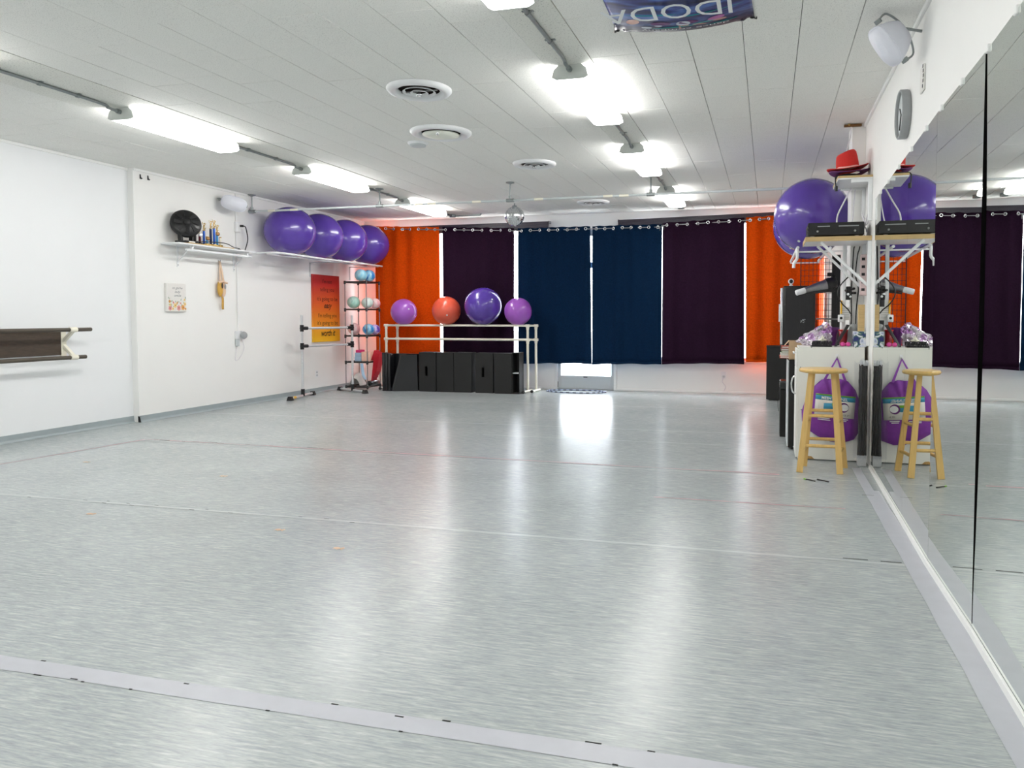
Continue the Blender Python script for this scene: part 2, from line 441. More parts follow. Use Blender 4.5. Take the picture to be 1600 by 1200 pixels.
def copy_tree(o, parent=None):
    c = o.copy(); C.objects.link(c)
    if parent is not None: c.parent = parent
    for ch in list(o.children): copy_tree(ch, c)
    return c

def text_mb(body, height, origin, xdir, ydir, depth=0.0012, width=None, shear=0.0, align='CENTER', bold=0.0):
    """flat lettering as mesh, laid on the plane origin + xdir, ydir"""
    cu = bpy.data.curves.new('lettering', 'FONT'); cu.body = body; cu.size = 1.0; cu.shear = shear; cu.align_x = align
    cu.resolution_u = 3; cu.offset = bold
    ob = bpy.data.objects.new('lettering', cu); C.objects.link(ob)
    dg = bpy.context.evaluated_depsgraph_get(); dg.update()
    me = bpy.data.meshes.new_from_object(ob.evaluated_get(dg))
    co = [v.co.copy() for v in me.vertices]; fs = [tuple(p.vertices) for p in me.polygons]
    bpy.data.objects.remove(ob); bpy.data.curves.remove(cu); bpy.data.meshes.remove(me)
    mb = MB()
    if not co: return mb
    xs = [p.x for p in co]
    sx = height if width is None else width / (max(xs) - min(xs))
    X, Y = Vector(xdir).normalized(), Vector(ydir).normalized(); N = X.cross(Y)
    O = Vector(origin) + N * depth
    mb.add([O + X * (p.x * sx) + Y * (p.y * height) for p in co], fs)
    return mb

# ================================================================== THE ROOM
XL, XN, XR = -7.15, -7.23, 0.83      # left wall (far and near stretch), right wall
YB, YF, ZC = 12.15, -3.6, 2.97       # storefront wall, wall behind, ceiling

# floor: sheets of streaked vinyl on a subfloor, with tape on the joints
fl = struct('floor', MB().box((XN - 0.2, YF - 0.2, -0.12), (XR + 0.2, YB + 0.25, -0.012)), 'subfloor')
seams = [YF, -2.0, 0.0, 2.01, 3.955, 6.0, 8.0, 10.05, YB + 0.2]
for a, b in zip(seams, seams[1:]):
    part('vinyl_sheet', MB().box((XN - 0.1, a + 0.001, -0.012), (XR + 0.1, b - 0.001, 0.0)), 'floor', fl)
def tape(x0, x1, y, wd, m, wob=0.0, z=0.0012, dy=0.0):
    n = 26; rnd = random.Random(int(y * 1000) + int(x0 * 10))
    of = [rnd.uniform(-1, 1) * wob for _ in range(2 * n + 2)]
    mb = MB().grid(lambda u, v: (x0 + (x1 - x0) * u, y + dy * u + (v - 0.5) * wd + of[int(u * n) + (n if v > .5 else 0)], z), n, 1, False)
    return part('tape_strip', mb, m, fl)
tape(XN, 0.72, 2.01, 0.085, 'tape', 0.004)
tape(XN, 0.72, 3.955, 0.028, 'tapew', 0.003)
tape(-6.1, 0.72, 6.03, 0.018, 'tapew', 0.004, dy=-0.13)
tape(-6.1, 0.1, 6.12, 0.018, 'pink', 0.008, dy=-0.12)
tape(-0.75, 0.5, 5.03, 0.016, 'pink', 0.006)
tape(XN + .1, 0.72, 8.0, 0.022, 'tapew', 0.003)
tape(XN + .1, 0.72, 10.05, 0.022, 'tapew', 0.003)
tape(-2.9, -0.4, 7.25, 0.02, 'tapew', 0.003)
def tape_y(x, y0, y1, wd, m, wob=0.0, dx=0.0, z=0.0012):
    n = 30; rnd = random.Random(int(x * 1000) + 5)
    of = [rnd.uniform(-1, 1) * wob for _ in range(2 * n + 2)]
    mb = MB().grid(lambda u, v: (x + dx * u + (v - 0.5) * wd + of[int(u * n) + (n if v > .5 else 0)], y0 + (y1 - y0) * u, z), n, 1, False)
    return part('tape_strip', mb, m, fl)
tape_y(0.715, 0.4, 6.42, 0.07, 'tape', 0.003, z=0.0018)
tape_y(0.755, 0.4, 5.6, 0.05, 'tape', 0.004, z=0.0024)
tape_y(-6.48, 3.0, 6.1, 0.016, 'pink', 0.005, dx=0.38)
# dark nicks where the joints have lifted, orange scuffs
rnd = random.Random(3)
nk = [(rnd.uniform(-2.6, -.3), 2.01 + rnd.choice((-.044, .044, -.043)), rnd.uniform(.008, .035)) for _ in range(12)] + [(rnd.uniform(-5.2, -2.4), 3.955 + rnd.choice((-.016, .016)), rnd.uniform(.01, .04)) for _ in range(10)] + [(rnd.uniform(-6, -3.6), 6.11, rnd.uniform(.02, .09)) for _ in range(10)]
for (x, y, l) in tuple(nk) + ((0.62, 3.985, .1), (0.45, 3.99, .12), (-1.9, 2.045, .02), (-1.1, 2.04, .03), (-2.3, 1.975, .03), (-3.9, 3.98, .03), (-4.3, 3.985, .02), (-3.5, 3.975, .02), (-6.0, 6.14, .05), (-5.3, 6.13, .08), (-4.9, 6.12, .05), (-4.2, 6.11, .06), (-1.4, 6.03, .05), (0.70, 5.45, .1)):
    part('seam_nick', MB().box((x - l / 2, y - .0025, 0.0013), (x + l / 2, y + .0025, 0.0022)), 'boxb', fl)
scf = mat('orange_scuff', S(198, 166, 138), 0.5)
for (px, py) in ((437, 828), (349, 744), (142, 803), (529, 857), (135, 722)):
    p = at(px, py, Z=0.0)
    part('scuff_mark', MB().grid(lambda u, v: (p.x + (u - .5) * .06 + .012 * math.sin(9 * v), p.y + (v - .5) * .03 + .01 * math.sin(11 * u), .0011), 4, 3), scf, fl)

# ceiling: tongue-and-groove fibre tiles on a dark deck; two rows of rough boards carry the lamps
ce = struct('ceiling', MB().box((XN - 0.2, YF - 0.2, ZC + 0.016), (XR + 0.2, YB + 0.25, ZC + 0.12)), 'plenum')
TW, TL = 0.3325, 0.66
cols = []
x = XR
while x > XN - 0.05:
    cols.append((x - TW, x)); x -= TW
BR, BL = -1.33, -5.19
tile_me = MB().box((-TW / 2 + .002, -TL / 2 + .0016, 0), (TW / 2 - .002, TL / 2 - .0016, .014), 0.0016).mesh('ceiling_tile', 'tile', (0, 0, 0))
rest = MB(); n_tile = 0
for ci, (a, b) in enumerate(cols):
    xm = (a + b) / 2
    if abs(xm - BR) < 0.30 or abs(xm - BL) < 0.30: continue
    off = (ci % 2) * TL / 2 + (ci % 3) * .11
    y = YF + off - TL
    while y < YB + 0.1:
        ym = y + TL / 2; dz = rnd.uniform(-.0012, .0012)
        vis = ym > 3.75 + max(0, (-xm - 3.0)) * 0.27 and ym < YB + 0.2
        if vis and n_tile < 290:
            o = bpy.data.objects.new('ceiling_tile', tile_me); C.objects.link(o); o.parent = ce; o.location = (xm, ym, ZC + dz); n_tile += 1
        else:
            rest.box((a + .0012, max(y + .0012, YF - .15), ZC + dz), (b - .0012, min(y + TL - .0012, YB + .2), ZC + .014))
        y += TL
rt = part('ceiling_tile', rest, 'tile', ce, kind='stuff')
for bc in (BR, BL):
    xs = [c for c in cols if abs((c[0] + c[1]) / 2 - bc) < 0.30]
    a, b = min(c[0] for c in xs), max(c[1] for c in xs)
    y = YF
    while y < YB:
        part('ceiling_board', MB().box((a + .002, y + .002, ZC - .003), (b - .002, min(y + 2.44, YB + .1) - .002, ZC + .014)), 'board', ce); y += 2.44

# walls
STEP = 7.08
wl = struct('wall_left', MB().box((XL - 0.2, STEP, 0), (XL, YB + 0.2, ZC + .02)), 'wall')
wn = struct('wall_left_near', MB().box((XN - 0.2, YF, 0), (XN, STEP, ZC + .02)), 'wall2')
wr = struct('wall_right', MB().box((XR, YF, 0), (XR + 0.2, YB + 0.2, ZC + .02)), 'wall')
wf = struct('wall_front', MB().box((XN - 0.2, YF - 0.2, 0), (XR + 0.2, YF, ZC + .02)), 'wall')
struct('trim_1', MB().box((XN, YF, ZC - .03), (XN + .015, STEP, ZC), .003), 'trimw')
struct('trim_2', MB().box((XL, STEP, ZC - .03), (XL + .015, YB, ZC), .003), 'trimw')
struct('trim_3', MB().box((XR - .018, YF, ZC - .03), (XR, YB, ZC), .003), 'trimw')
def cove(name, a, b, inward):
    a, b, n = Vector(a), Vector(b), Vector(inward)
    up = V(0, 0, 1); d = b - a
    prof = [(0, .075), (.004, .075), (.005, .02), (.012, .008), (.028, .0), (0, 0)]
    vs = [p + n * u + up * h for p in (a, b) for (u, h) in prof]
    k = len(prof)
    fs = [(i, (i + 1) % k, k + (i + 1) % k, k + i) for i in range(k)] + [tuple(range(k)), tuple(range(k, 2 * k))[::-1]]
    return struct(name, MB().add(vs, fs), 'cove')
cove('baseboard_left_near', (XN, YF, 0.001), (XN, STEP, 0.001), (1, 0, 0))
cove('baseboard_left', (XL, STEP + .002, 0.001), (XL, YB, 0.001), (1, 0, 0))
# black scuffed joint at the step in the baseboard
part('scuff_mark', MB().plate([V(XL - .01, STEP - .004, .001), V(XL + .03, STEP - .004, .001), V(XL + .012, STEP - .004, .07), V(XL - .012, STEP - .004, .075)], (0, -1, 0), .003), 'black', bpy.data.objects['baseboard_left'])
# right-hand pier that carries the shelves
struct('pillar_right', MB().box((0.715, 7.12, 0), (XR, 7.42, ZC)), 'wall')
_tl = [(.757, .5), (.772, 2.2), (.7865, 3.16), (.7831, 3.97), (.7968, 4.8), (.8091, 5.55), (.8235, 6.44)]
_tm = MB()
for (xa_, ya_), (xb__, yb__) in zip(_tl, _tl[1:]):
    _tm.hexa([V(xa_ - .010, ya_, 0), V(xb__ - .010, yb__, 0), V(xb__ + .004, yb__, 0), V(xa_ + .004, ya_, 0), V(xa_ - .006, ya_, .026), V(xb__ - .006, yb__, .026), V(xb__ + .004, yb__, .028), V(xa_ + .004, ya_, .028)])
struct('trim_4', _tm, 'trimw')

# storefront wall with two windows and a door
DX0, DX1 = -3.53, -2.45
W1, W2 = (-6.68, -3.75), (-2.2, 0.62)
WZ0, WZ1 = 0.53, 2.86
T0, T1 = YB, YB + 0.16
bk = struct('wall_back', MB().box((XL - .2, T0, 0), (W1[0], T1, ZC + .02)).box((W1[0], T0, 0), (W1[1], T1, WZ0)).box((W1[0], T0, WZ1), (W1[1], T1, ZC + .02))
            .box((W1[1], T0, 0), (DX0, T1, ZC + .02)).box((DX0, T0, 2.70), (DX1, T1, ZC + .02)).box((DX1, T0, 0), (W2[0], T1, ZC + .02))
            .box((W2[0], T0, 0), (W2[1], T1, WZ0)).box((W2[0], T0, WZ1), (W2[1], T1, ZC + .02)).box((W2[1], T0, 0), (XR + .2, T1, ZC + .02)), 'wall')
def window(name, x0, x1, n):
    m = MB(); y0, y1 = T0 + .05, T0 + .11; fw = .045
    for k in range(n + 1):
        xc = x0 + (x1 - x0) * k / n; m.box((max(x0, xc - fw / 2), y0, WZ0), (min(x1, xc + fw / 2), y1, WZ1), .004)
    m.box((x0, y0, WZ0), (x1, y1, WZ0 + fw), .004).box((x0, y0, WZ1 - fw), (x1, y1, WZ1), .004)
    o = struct(name, m, 'trimw')
    for k in range(n):
        a, b = x0 + (x1 - x0) * k / n + .02, x0 + (x1 - x0) * (k + 1) / n - .02
        part('pane', MB().box((a, T0 + .077, WZ0 + .03), (b, T0 + .083, WZ1 - .03)), 'glass', o)
    part('window_sill', MB().box((x0 - .03, T0 - .035, WZ0 - .03), (x1 + .03, T0 + .05, WZ0), .005), 'trimw', o)
window('window_1', W1[0], W1[1], 3)
window('window_2', W2[0], W2[1], 3)
# glazed shop door: stiles, kick panel, glass
dy0, dy1 = T0 + .02, T0 + .065
dr = struct('door_1', MB().box((DX0 + .05, dy0, .012), (DX0 + .10, dy1, 2.68), .003).box((DX1 - .10, dy0, .012), (DX1 - .05, dy1, 2.68), .003)
            .box((DX0 + .10, dy0, .012), (DX1 - .10, dy1, .235), .003).box((DX0 + .10, dy0, 2.06), (DX1 - .10, dy1, 2.16), .003).box((DX0 + .10, dy0, 2.60), (DX1 - .10, dy1, 2.699), .003), 'lightgrey')
part('pane', MB().box((DX0 + .10, dy0 + .02, .235), (DX1 - .10, dy0 + .026, 2.06)), 'glass', dr)
part('pane', MB().box((DX0 + .10, dy0 + .02, 2.16), (DX1 - .10, dy0 + .026, 2.60)), 'glass', dr)
part('door_frame', MB().box((DX0, T0 - .02, 0), (DX0 + .048, T1, 2.699), .004).box((DX1 - .048, T0 - .02, 0), (DX1, T1, 2.699), .004), 'trimw', dr)
part('threshold', MB().box((DX0 + .048, T0 - .02, 0.001), (DX1 - .048, T1, .0115)), 'grey', dr)
part('hinge', MB().box((DX0 + .046, dy0 - .02, .03), (DX0 + .062, dy0, .13), .003), 'grey', dr)
part('lock_plate', MB().box((-3.03, dy0 - .006, .205), (-2.96, dy0, .222), .002), 'black', dr)
struct('trim_5', MB().box((DX1, T0 - .012, 0), (XR - .1, T0, .035), .003), 'trimw')
struct('trim_6', MB().box((XL, T0 - .012, 0), (DX0, T0, .035), .003), 'trimw')
struct('ground_outside', MB().box((-40, T1 + .02, -.2), (30, 60, -.06)), 'concrete')

# ================================================================== LAMPS, CONDUIT, VENTS
def make_lamp(xc, y0, y1, label):
    z1, z0 = ZC - .003, ZC - .10
    t = thing('ceiling_lamp', label, 'ceiling light', (xc, (y0 + y1) / 2, z0), 'fluorescent wraparound ceiling lights')
    sec = [(-.080, z1), (-.112, z1 - .028), (-.126, z0 + .016), (-.095, z0), (.095, z0), (.126, z0 + .016), (.112, z1 - .028), (.080, z1)]
    k = len(sec)
    def prism(a, b, g):
        vs = [V(xc + u * g, a, h) for (u, h) in sec] + [V(xc + u * g, b, h) for (u, h) in sec]
        return MB().add(vs, [tuple(range(k)), tuple(range(k, 2 * k))[::-1]] + [(i, (i + 1) % k, k + (i + 1) % k, k + i) for i in range(k)])
    part('diffuser', prism(y0 + .012, y1 - .012, 1.0), 'lens', t)
    for a, b in ((y0, y0 + .011), (y1 - .011, y1)):
        part('end_cap', prism(a, b, 1.02), 'cap', t)
    return t
lampY = [(4.95, 6.22), (7.33, 8.60), (9.86, 11.13)]
where = ['the nearest whole one below the dance banner', 'second along from the banner', 'the one closest to the curtains']
for (a, b), wh in zip([(4.95, 6.22), (7.33, 8.60), (9.86, 11.13)], ['first whole one beside the dance banner', 'second along from the dance banner', 'last one before the dark curtains']):
    make_lamp(BR, a, b, 'ceiling light of the mirror side row, ' + wh)
make_lamp(BR, 2.50, 3.77, 'fluorescent ceiling light cut off by the top edge of the photo')
for (a, b), wh in zip([(5.03, 6.30), (7.48, 8.76), (9.9, 11.17)], ['largest of its row', 'middle one of its row', 'half hidden behind the hanging pipe']):
    make_lamp(BL, a, b, 'ceiling light of the shelf side row, ' + wh)
make_lamp(BL, 2.55, 3.83, 'fluorescent ceiling light of the shelf side row, just outside the photo')
for yb in (0.05, -2.4):
    make_lamp(BR, yb, yb + 1.27, 'ceiling light of the mirror side row, ' + ('right above' if yb > 0 else 'well behind') + ' the viewer')
    make_lamp(BL, yb, yb + 1.27, 'ceiling light of the shelf side row, ' + ('level with' if yb > 0 else 'well behind') + ' the viewer')
def conduit(xc, y0, y1, label, n=2, bend=True):
    t = thing('conduit', label, 'conduit', (xc, y0, ZC - .03), 'steel conduit runs between the ceiling lights')
    z = ZC - .016
    pts = [V(xc, y0, z), V(xc, y1 - .22, z), V(xc, y1 - .12, z - .018), V(xc, y1, z - .022)] if bend else [V(xc, y0, z), V(xc, y1, z)]
    part('pipe', MB().tube(smooth_path(pts, 4), .0125, 8), 'emt', t)
    for k in range(n):
        yy = y0 + (y1 - .2 - y0) * (k + .6) / (n + .2)
        part('strap', MB().box((xc - .034, yy - .01, ZC - .008), (xc + .034, yy + .01, ZC - .003)).tube([V(xc, yy - .012, z), V(xc, yy + .012, z)], .017, 8), 'emt', t)
    if bend: part('connector', MB().tube([V(xc, y1 - .03, z - .022), V(xc, y1 - .001, z - .022)], .02, 10), 'emt', t)
    return t
conduit(BR, 3.77, 4.95, 'steel conduit leading from the cut off light past the dance banner')
conduit(BR, 6.22, 7.33, 'steel conduit between first and second lights of the mirror side row')
conduit(BR, 8.60, 9.86, 'steel conduit between second and last lights of the mirror side row')
conduit(BL, 3.83, 5.03, 'long steel conduit entering the photo above the near shelf side wall', 3)
conduit(BL, 6.30, 7.48, 'steel conduit above the black fan between two shelf side lights')
conduit(BL, 8.76, 9.9, 'steel conduit over the hanging pipe between two shelf side lights')
for (xc, y0, s) in ((BR, 11.13, 'mirror'), (BL, 11.17, 'shelf')):
    t = thing('junction_box', 'small round steel junction box on ceiling ending the %s side light row' % s, 'junction box', (xc, y0 + .5, ZC - .05))
    part('box', MB().lathe((xc, y0 + .5, ZC - .05), (0, 0, 1), [(.05, 0), (.052, .004), (.052, .047)], 16), 'emt', t)
    part('pipe', MB().tube([V(xc, y0 + .001, ZC - .025), V(xc, y0 + .45, ZC - .025)], .0125, 8), 'emt', t)
    if s == 'shelf': part('elbow', MB().tube(smooth_path([V(xc + .05, y0 + .5, ZC - .03), V(xc + .45, y0 + .5, ZC - .03), V(xc + .5, y0 + .5, ZC - .025), V(xc + .52, y0 + .5, ZC)]), .0125, 8), 'emt', t)

def vent(c, R, label, plate=False):
    t = thing('air_vent', label, 'air vent', (c.x, c.y, ZC - .07), 'round ceiling air vents')
    o = V(c.x, c.y, ZC)
    part('outer_ring', MB().lathe(o, (0, 0, -1), [(R * .64, .004), (R * .66, .02), (R * .80, .034), (R * .93, .03), (R, .012), (R, .001)], 40, cap=False), 'white', t)
    part('duct', MB().lathe(o, (0, 0, -1), [(R * .655, .012), (R * .655, .0012), (.0, .0012)], 32, cap=False), 'ductd', t)
    if plate:
        part('damper_plate', MB().lathe(o, (0, 0, -1), [(R * .60, .026), (R * .61, .032), (R * .3, .050), (0, .054)], 40, cap=True), 'plate', t)
        part('knob', MB().lathe(o + V(.03, -R * .5, 0), (0, 0, -1), [(.012, .04), (.012, .062), (.006, .066), (0, .066)], 12), 'chrome', t)
    else:
        for f, h in ((.50, .030), (.27, .036)):
            part('cone_ring', MB().lathe(o, (0, 0, -1), [(R * (f - .07), h - .012), (R * f, h), (R * (f + .012), h - .003), (R * (f - .06), h - .016)], 36, cap=False), 'white', t)
        part('knob', MB().lathe(o, (0, 0, -1), [(.008, .012), (.008, .036), (.022, .036), (.022, .052), (0, .054)], 16), 'chrome', t)
        part('stem_bar', MB().box((c.x - R * .6, c.y - .008, ZC - .022), (c.x + R * .6, c.y + .008, ZC - .016)), 'grey', t)
    return t
vent(at(655, 139, Z=ZC), .245, 'round white ceiling vent with dark louvre rings, largest and closest to the viewer')
vent(at(689, 206, Z=ZC), .285, 'round white ceiling vent closed by a cream plate with small knob', True)
vent(at(835, 255, Z=ZC), .245, 'round white louvred ceiling vent above and behind the mirror ball')
vent(at(927, 315, Z=ZC), .245, 'small looking round louvred ceiling vent just above the navy curtains')
p = at(653, 223, Z=ZC)
t = thing('smoke_detector', 'small round white smoke detector beside the plate covered ceiling vent', 'smoke detector', (p.x, p.y, ZC - .04))
part('base', MB().lathe((p.x, p.y, ZC), (0, 0, -1), [(.10, 0), (.10, .012), (.085, .022)], 28), 'white', t)
part('cover', MB().lathe((p.x, p.y, ZC), (0, 0, -1), [(.08, .022), (.078, .036), (.05, .042), (0, .043)], 28), 'lightgrey', t)

# hanging pipe across the room, with drop rods and pale markings
PY = 9.06
pl, prr = at(382, 331, Y=PY), at(1312, 291, Y=PY)
t = thing('hanging_pipe', 'long thin steel pipe hung from ceiling rods across the whole room', 'pipe', (pl.x, PY, pl.z))
pz = lambda X: pl.z + (prr.z - pl.z) * (X - pl.x) / (prr.x - pl.x)
part('pipe', MB().tube([V(pl.x, PY, pl.z), V(prr.x, PY, prr.z)], .015, 10), 'lightgrey', t)
for px, py in ((380, 304), (593, 295), (797, 284), (1017, 273)):
    q = at(px, py, Y=PY); X = max(q.x, XL + .05)
    d = part('drop_rod', MB().tube([V(X, PY, pz(X)), V(X, PY, ZC)], .010, 8), 'emt', t)
    part('ceiling_flange', MB().lathe((X, PY, ZC), (0, 0, -1), [(.055, 0), (.055, .012), (.02, .022), (.013, .03)], 16), 'emt', d)
    part('tee_fitting', MB().tube([V(X - .05, PY, pz(X - .05)), V(X + .05, PY, pz(X + .05))], .024, 10).tube([V(X, PY, pz(X)), V(X, PY, pz(X) + .06)], .019, 10), 'emt', d)
for px in (425, 460, 655, 675, 745, 842, 950, 975, 1242):
    X = at(px, 330, Y=PY).x
    part('sticker', MB().tube([V(X - .06, PY, pz(X - .06)), V(X + .06, PY, pz(X + .06))], .0165, 10), 'ivory', t)
X = pl.x + .02
part('coupling', MB().tube([V(X, PY, pz(X)), V(X + .16, PY, pz(X))], .022, 10), 'emt', t)
X = prr.x - .45
part('coupling', MB().tube([V(X, PY, pz(X)), V(X + .4, PY, pz(X))], .022, 10), 'emt', t)

# mirror ball: facets on a sphere
q = at(804, 338, Y=PY)
t = thing('mirror_ball', 'mirrored disco ball hanging from the ceiling pipe before the curtains', 'disco ball', (q.x, q.y, q.z - .125))
part('motor_cap', MB().lathe((q.x, q.y, q.z + .115), (0, 0, 1), [(.03, 0), (.03, .02), (.008, .025), (.008, .05)], 14), 'emt', t)
R = .124
part('core', MB().ball(q, R - .004, 24), 'grey', t)
nr = 15; cnt = 0
for i in range(nr):
    a = PI * (i + .5) / nr; n = max(4, int(2 * nr * math.sin(a)))
    for k in range(n):
        b0 = 2 * PI * (k + .06) / n; b1 = 2 * PI * (k + .94) / n; a0, a1 = a - PI / nr * .46, a + PI / nr * .46
        pts = []
        for aa, bb in ((a0, b0), (a1, b0), (a1, b1), (a0, b1)):
            pts.append(q + V(math.sin(aa) * math.cos(bb), math.sin(aa) * math.sin(bb), math.cos(aa)) * R)
        if cnt < 296:
            nn = V(math.sin(a) * math.cos((b0 + b1) / 2), math.sin(a) * math.sin((b0 + b1) / 2), math.cos(a))
            part('facet', MB().plate(pts, nn, .002), 'chrome', t); cnt += 1

# ceiling banner, printed, tied at its corners (its far end is in view)
b0, b1, b2 = at(962, 50, Z=ZC - .02), at(1179, 26, Z=ZC - .02), None
def banner_mat():
    m = bpy.data.materials.new('printed_banner'); m.use_nodes = True; nt = m.node_tree; b = nt.nodes['Principled BSDF']; b.inputs['Roughness'].default_value = .35
    tc = nd(nt, 'ShaderNodeTexCoord')
    mp = nd(nt, 'ShaderNodeMapping'); mp.inputs['Scale'].default_value = (1.2, 7, 1); nt.links.new(tc.outputs['Object'], mp.inputs[0])
    n = nd(nt, 'ShaderNodeTexNoise'); n.inputs['Scale'].default_value = 2.2; n.inputs['Detail'].default_value = 5; nt.links.new(mp.outputs[0], n.inputs['Vector'])
    cr = nd(nt, 'ShaderNodeValToRGB'); el = cr.color_ramp.elements
    el[0].position = .33; el[0].color = S(30, 30, 60); el[1].position = .72; el[1].color = S(70, 60, 150)
    e = el.new(.48); e.color = S(52, 62, 134); e = el.new(.58); e.color = S(92, 130, 196)
    nt.links.new(n.outputs['Fac'], cr.inputs[0])
    sp = nd(nt, 'ShaderNodeSeparateXYZ'); nt.links.new(tc.outputs['Object'], sp.inputs[0])
    mr = nd(nt, 'ShaderNodeMapRange'); mr.inputs[1].default_value = -.05; mr.inputs[2].default_value = -.26; nt.links.new(sp.outputs[1], mr.inputs[0])
    mx = nd(nt, 'ShaderNodeMix', data_type='RGBA'); mx.inputs[6].default_value = S(54, 50, 66); nt.links.new(mr.outputs[0], mx.inputs[0]); nt.links.new(cr.outputs[0], mx.inputs[7])
    nt.links.new(mx.outputs[2], b.inputs['Base Color']); return m
bx0, bx1, byf, byn = b0.x, b1.x, (b0.y + b1.y) / 2 + .02, 3.2
t = thing('ceiling_banner', 'purple and blue printed dance banner tied flat under the ceiling', 'banner', (bx0, byf, ZC - .05))
def bz(u, v):
    X = bx0 + (bx1 - bx0) * u; sag = .05 * math.sin(PI * u) * (1 - .3 * v) + .012 * math.sin(PI * v * 3) * math.sin(PI * u)
    crease = .008 * math.sin(40 * math.atan2(v + .02, u + .02)) * max(0, 1 - 5 * math.hypot(u, v)) + .008 * math.sin(40 * math.atan2(v + .02, 1.02 - u)) * max(0, 1 - 5 * math.hypot(1 - u, v))
    return V(X + .02 * math.sin(PI * v) * (1 - 2 * u), byf + (byn - byf) * v - .035 * math.sin(PI * u) * (1 - v) + .05 * u * 0, ZC - .012 - sag - crease)
part('sheet', MB().grid(bz, 40, 40, True, (0, 0, .002)), banner_mat(), t)
def on_banner(u, v, dz=.0025): return bz(u, v) - V(0, 0, dz)
skin = mat('printed_skin_tone', S(196, 150, 136), .4); pw = mat('printed_pale_grey', S(196, 202, 214), .4); pp = mat('printed_plum', S(96, 44, 104), .4); tq = mat('printed_turquoise', S(60, 168, 168), .4); pk = mat('printed_pink', S(180, 110, 170), .4)
def blob(name, u0, v0, pts, m, d=.0025):
    part(name, MB().add([on_banner(u0 + a, v0 + b, d) for a, b in pts], [tuple(range(len(pts)))]), m, t)
ell = lambda rx, ry, tilt=0: [(rx * math.cos(k * PI / 8) , ry * math.sin(k * PI / 8) + tilt * rx * math.cos(k * PI / 8)) for k in range(16)]
for u, v, rx, ry, ti, m in ((.36, .125, .075, .022, 0, pp), (.56, .125, .07, .02, 0, pp), (.75, .12, .06, .022, .1, pk), (.16, .14, .05, .03, .2, skin), (.52, .115, .05, .03, 0, pw), (.53, .085, .03, .01, .0, skin), (.49, .07, .008, .03, 0, skin), (.77, .095, .05, .012, 0, skin), (.25, .075, .04, .014, 0, pw), (.34, .10, .03, .008, 0, pw), (.63, .08, .05, .006, -.15, skin)):
    blob('printed_figure', u, v, ell(rx, ry, ti), m)
for u, v, rx, ry in ((.45, .075, .16, .005), (.66, .098, .08, .005), (.8, .06, .14, .004), (.3, .22, .2, .003), (.7, .2, .25, .003)):
    blob('printed_streak', u, v, ell(rx, ry, .04), tq, .0035)
part('lettering', text_mb('IDODA', .27, on_banner(.44, .36, .03), (-1, 0, 0), (0, 1, 0), .0, width=.70), 'lwhite', t)
tx = text_mb('dance company', .028, on_banner(.52, .046, .012), (-1, 0, 0), (0, 1, 0), .0, width=.5)
for i, p in enumerate(tx.v):
    u = (p.x - bx0) / (bx1 - bx0); tx.v[i] = V(p.x, p.y - .035 * math.sin(PI * u) + .035 * math.sin(PI * .52), bz(u, .03).z - .003)
part('lettering', tx, 'lwhite', t)
for u in (0, 1):
    p = bz(u, 0)
    part('eyelet_tie', MB().ring(p + V(.012 * (1 - 2 * u), -.012, -.003), (0, 0, 1), .010, .004, 14, 6).tube([p + V(.012 * (1 - 2 * u), -.012, -.004), p + V(-.01 * (1 - 2 * u), .02, .0), p + V(-.01 * (1 - 2 * u), .024, .012)], .004, 6), 'black', t)

# ================================================================== CURTAINS
YC = 11.93
def rod_line(pa, pb):
    a, b = at(*pa, Y=YC), at(*pb, Y=YC); return a, b
def make_rod(label, pa, pb, ext=0.05):
    a, b = rod_line(pa, pb); d = (b - a).normalized(); a = a - d * ext; b = b + d * ext
    t = thing('curtain_rod', label, 'curtain rod', a)
    part('rod', MB().tube([a, b], .0085, 8), 'steel', t)
    for e, s in ((a, 1), (b, -1)):
        q = e + d * (s * .04)
        part('bracket', MB().tube([q, V(q.x, q.y + .03, q.z - .10), V(q.x, YB - .001, q.z - .10)], .008, 6), 'steel', t)
    return a, b
RODS = {
    'a': make_rod('curtain rod carrying the orange and aubergine curtains behind the exercise balls', (588, 357.5), (804, 360.5), .02),
    'b': make_rod('curtain rod carrying the two navy curtains in front of the door', (808, 361), (1033, 354.5), .02),
    'c': make_rod('curtain rod carrying the aubergine and orange curtains beside the black speaker', (1038, 352.5), (1240, 339.5)),
}
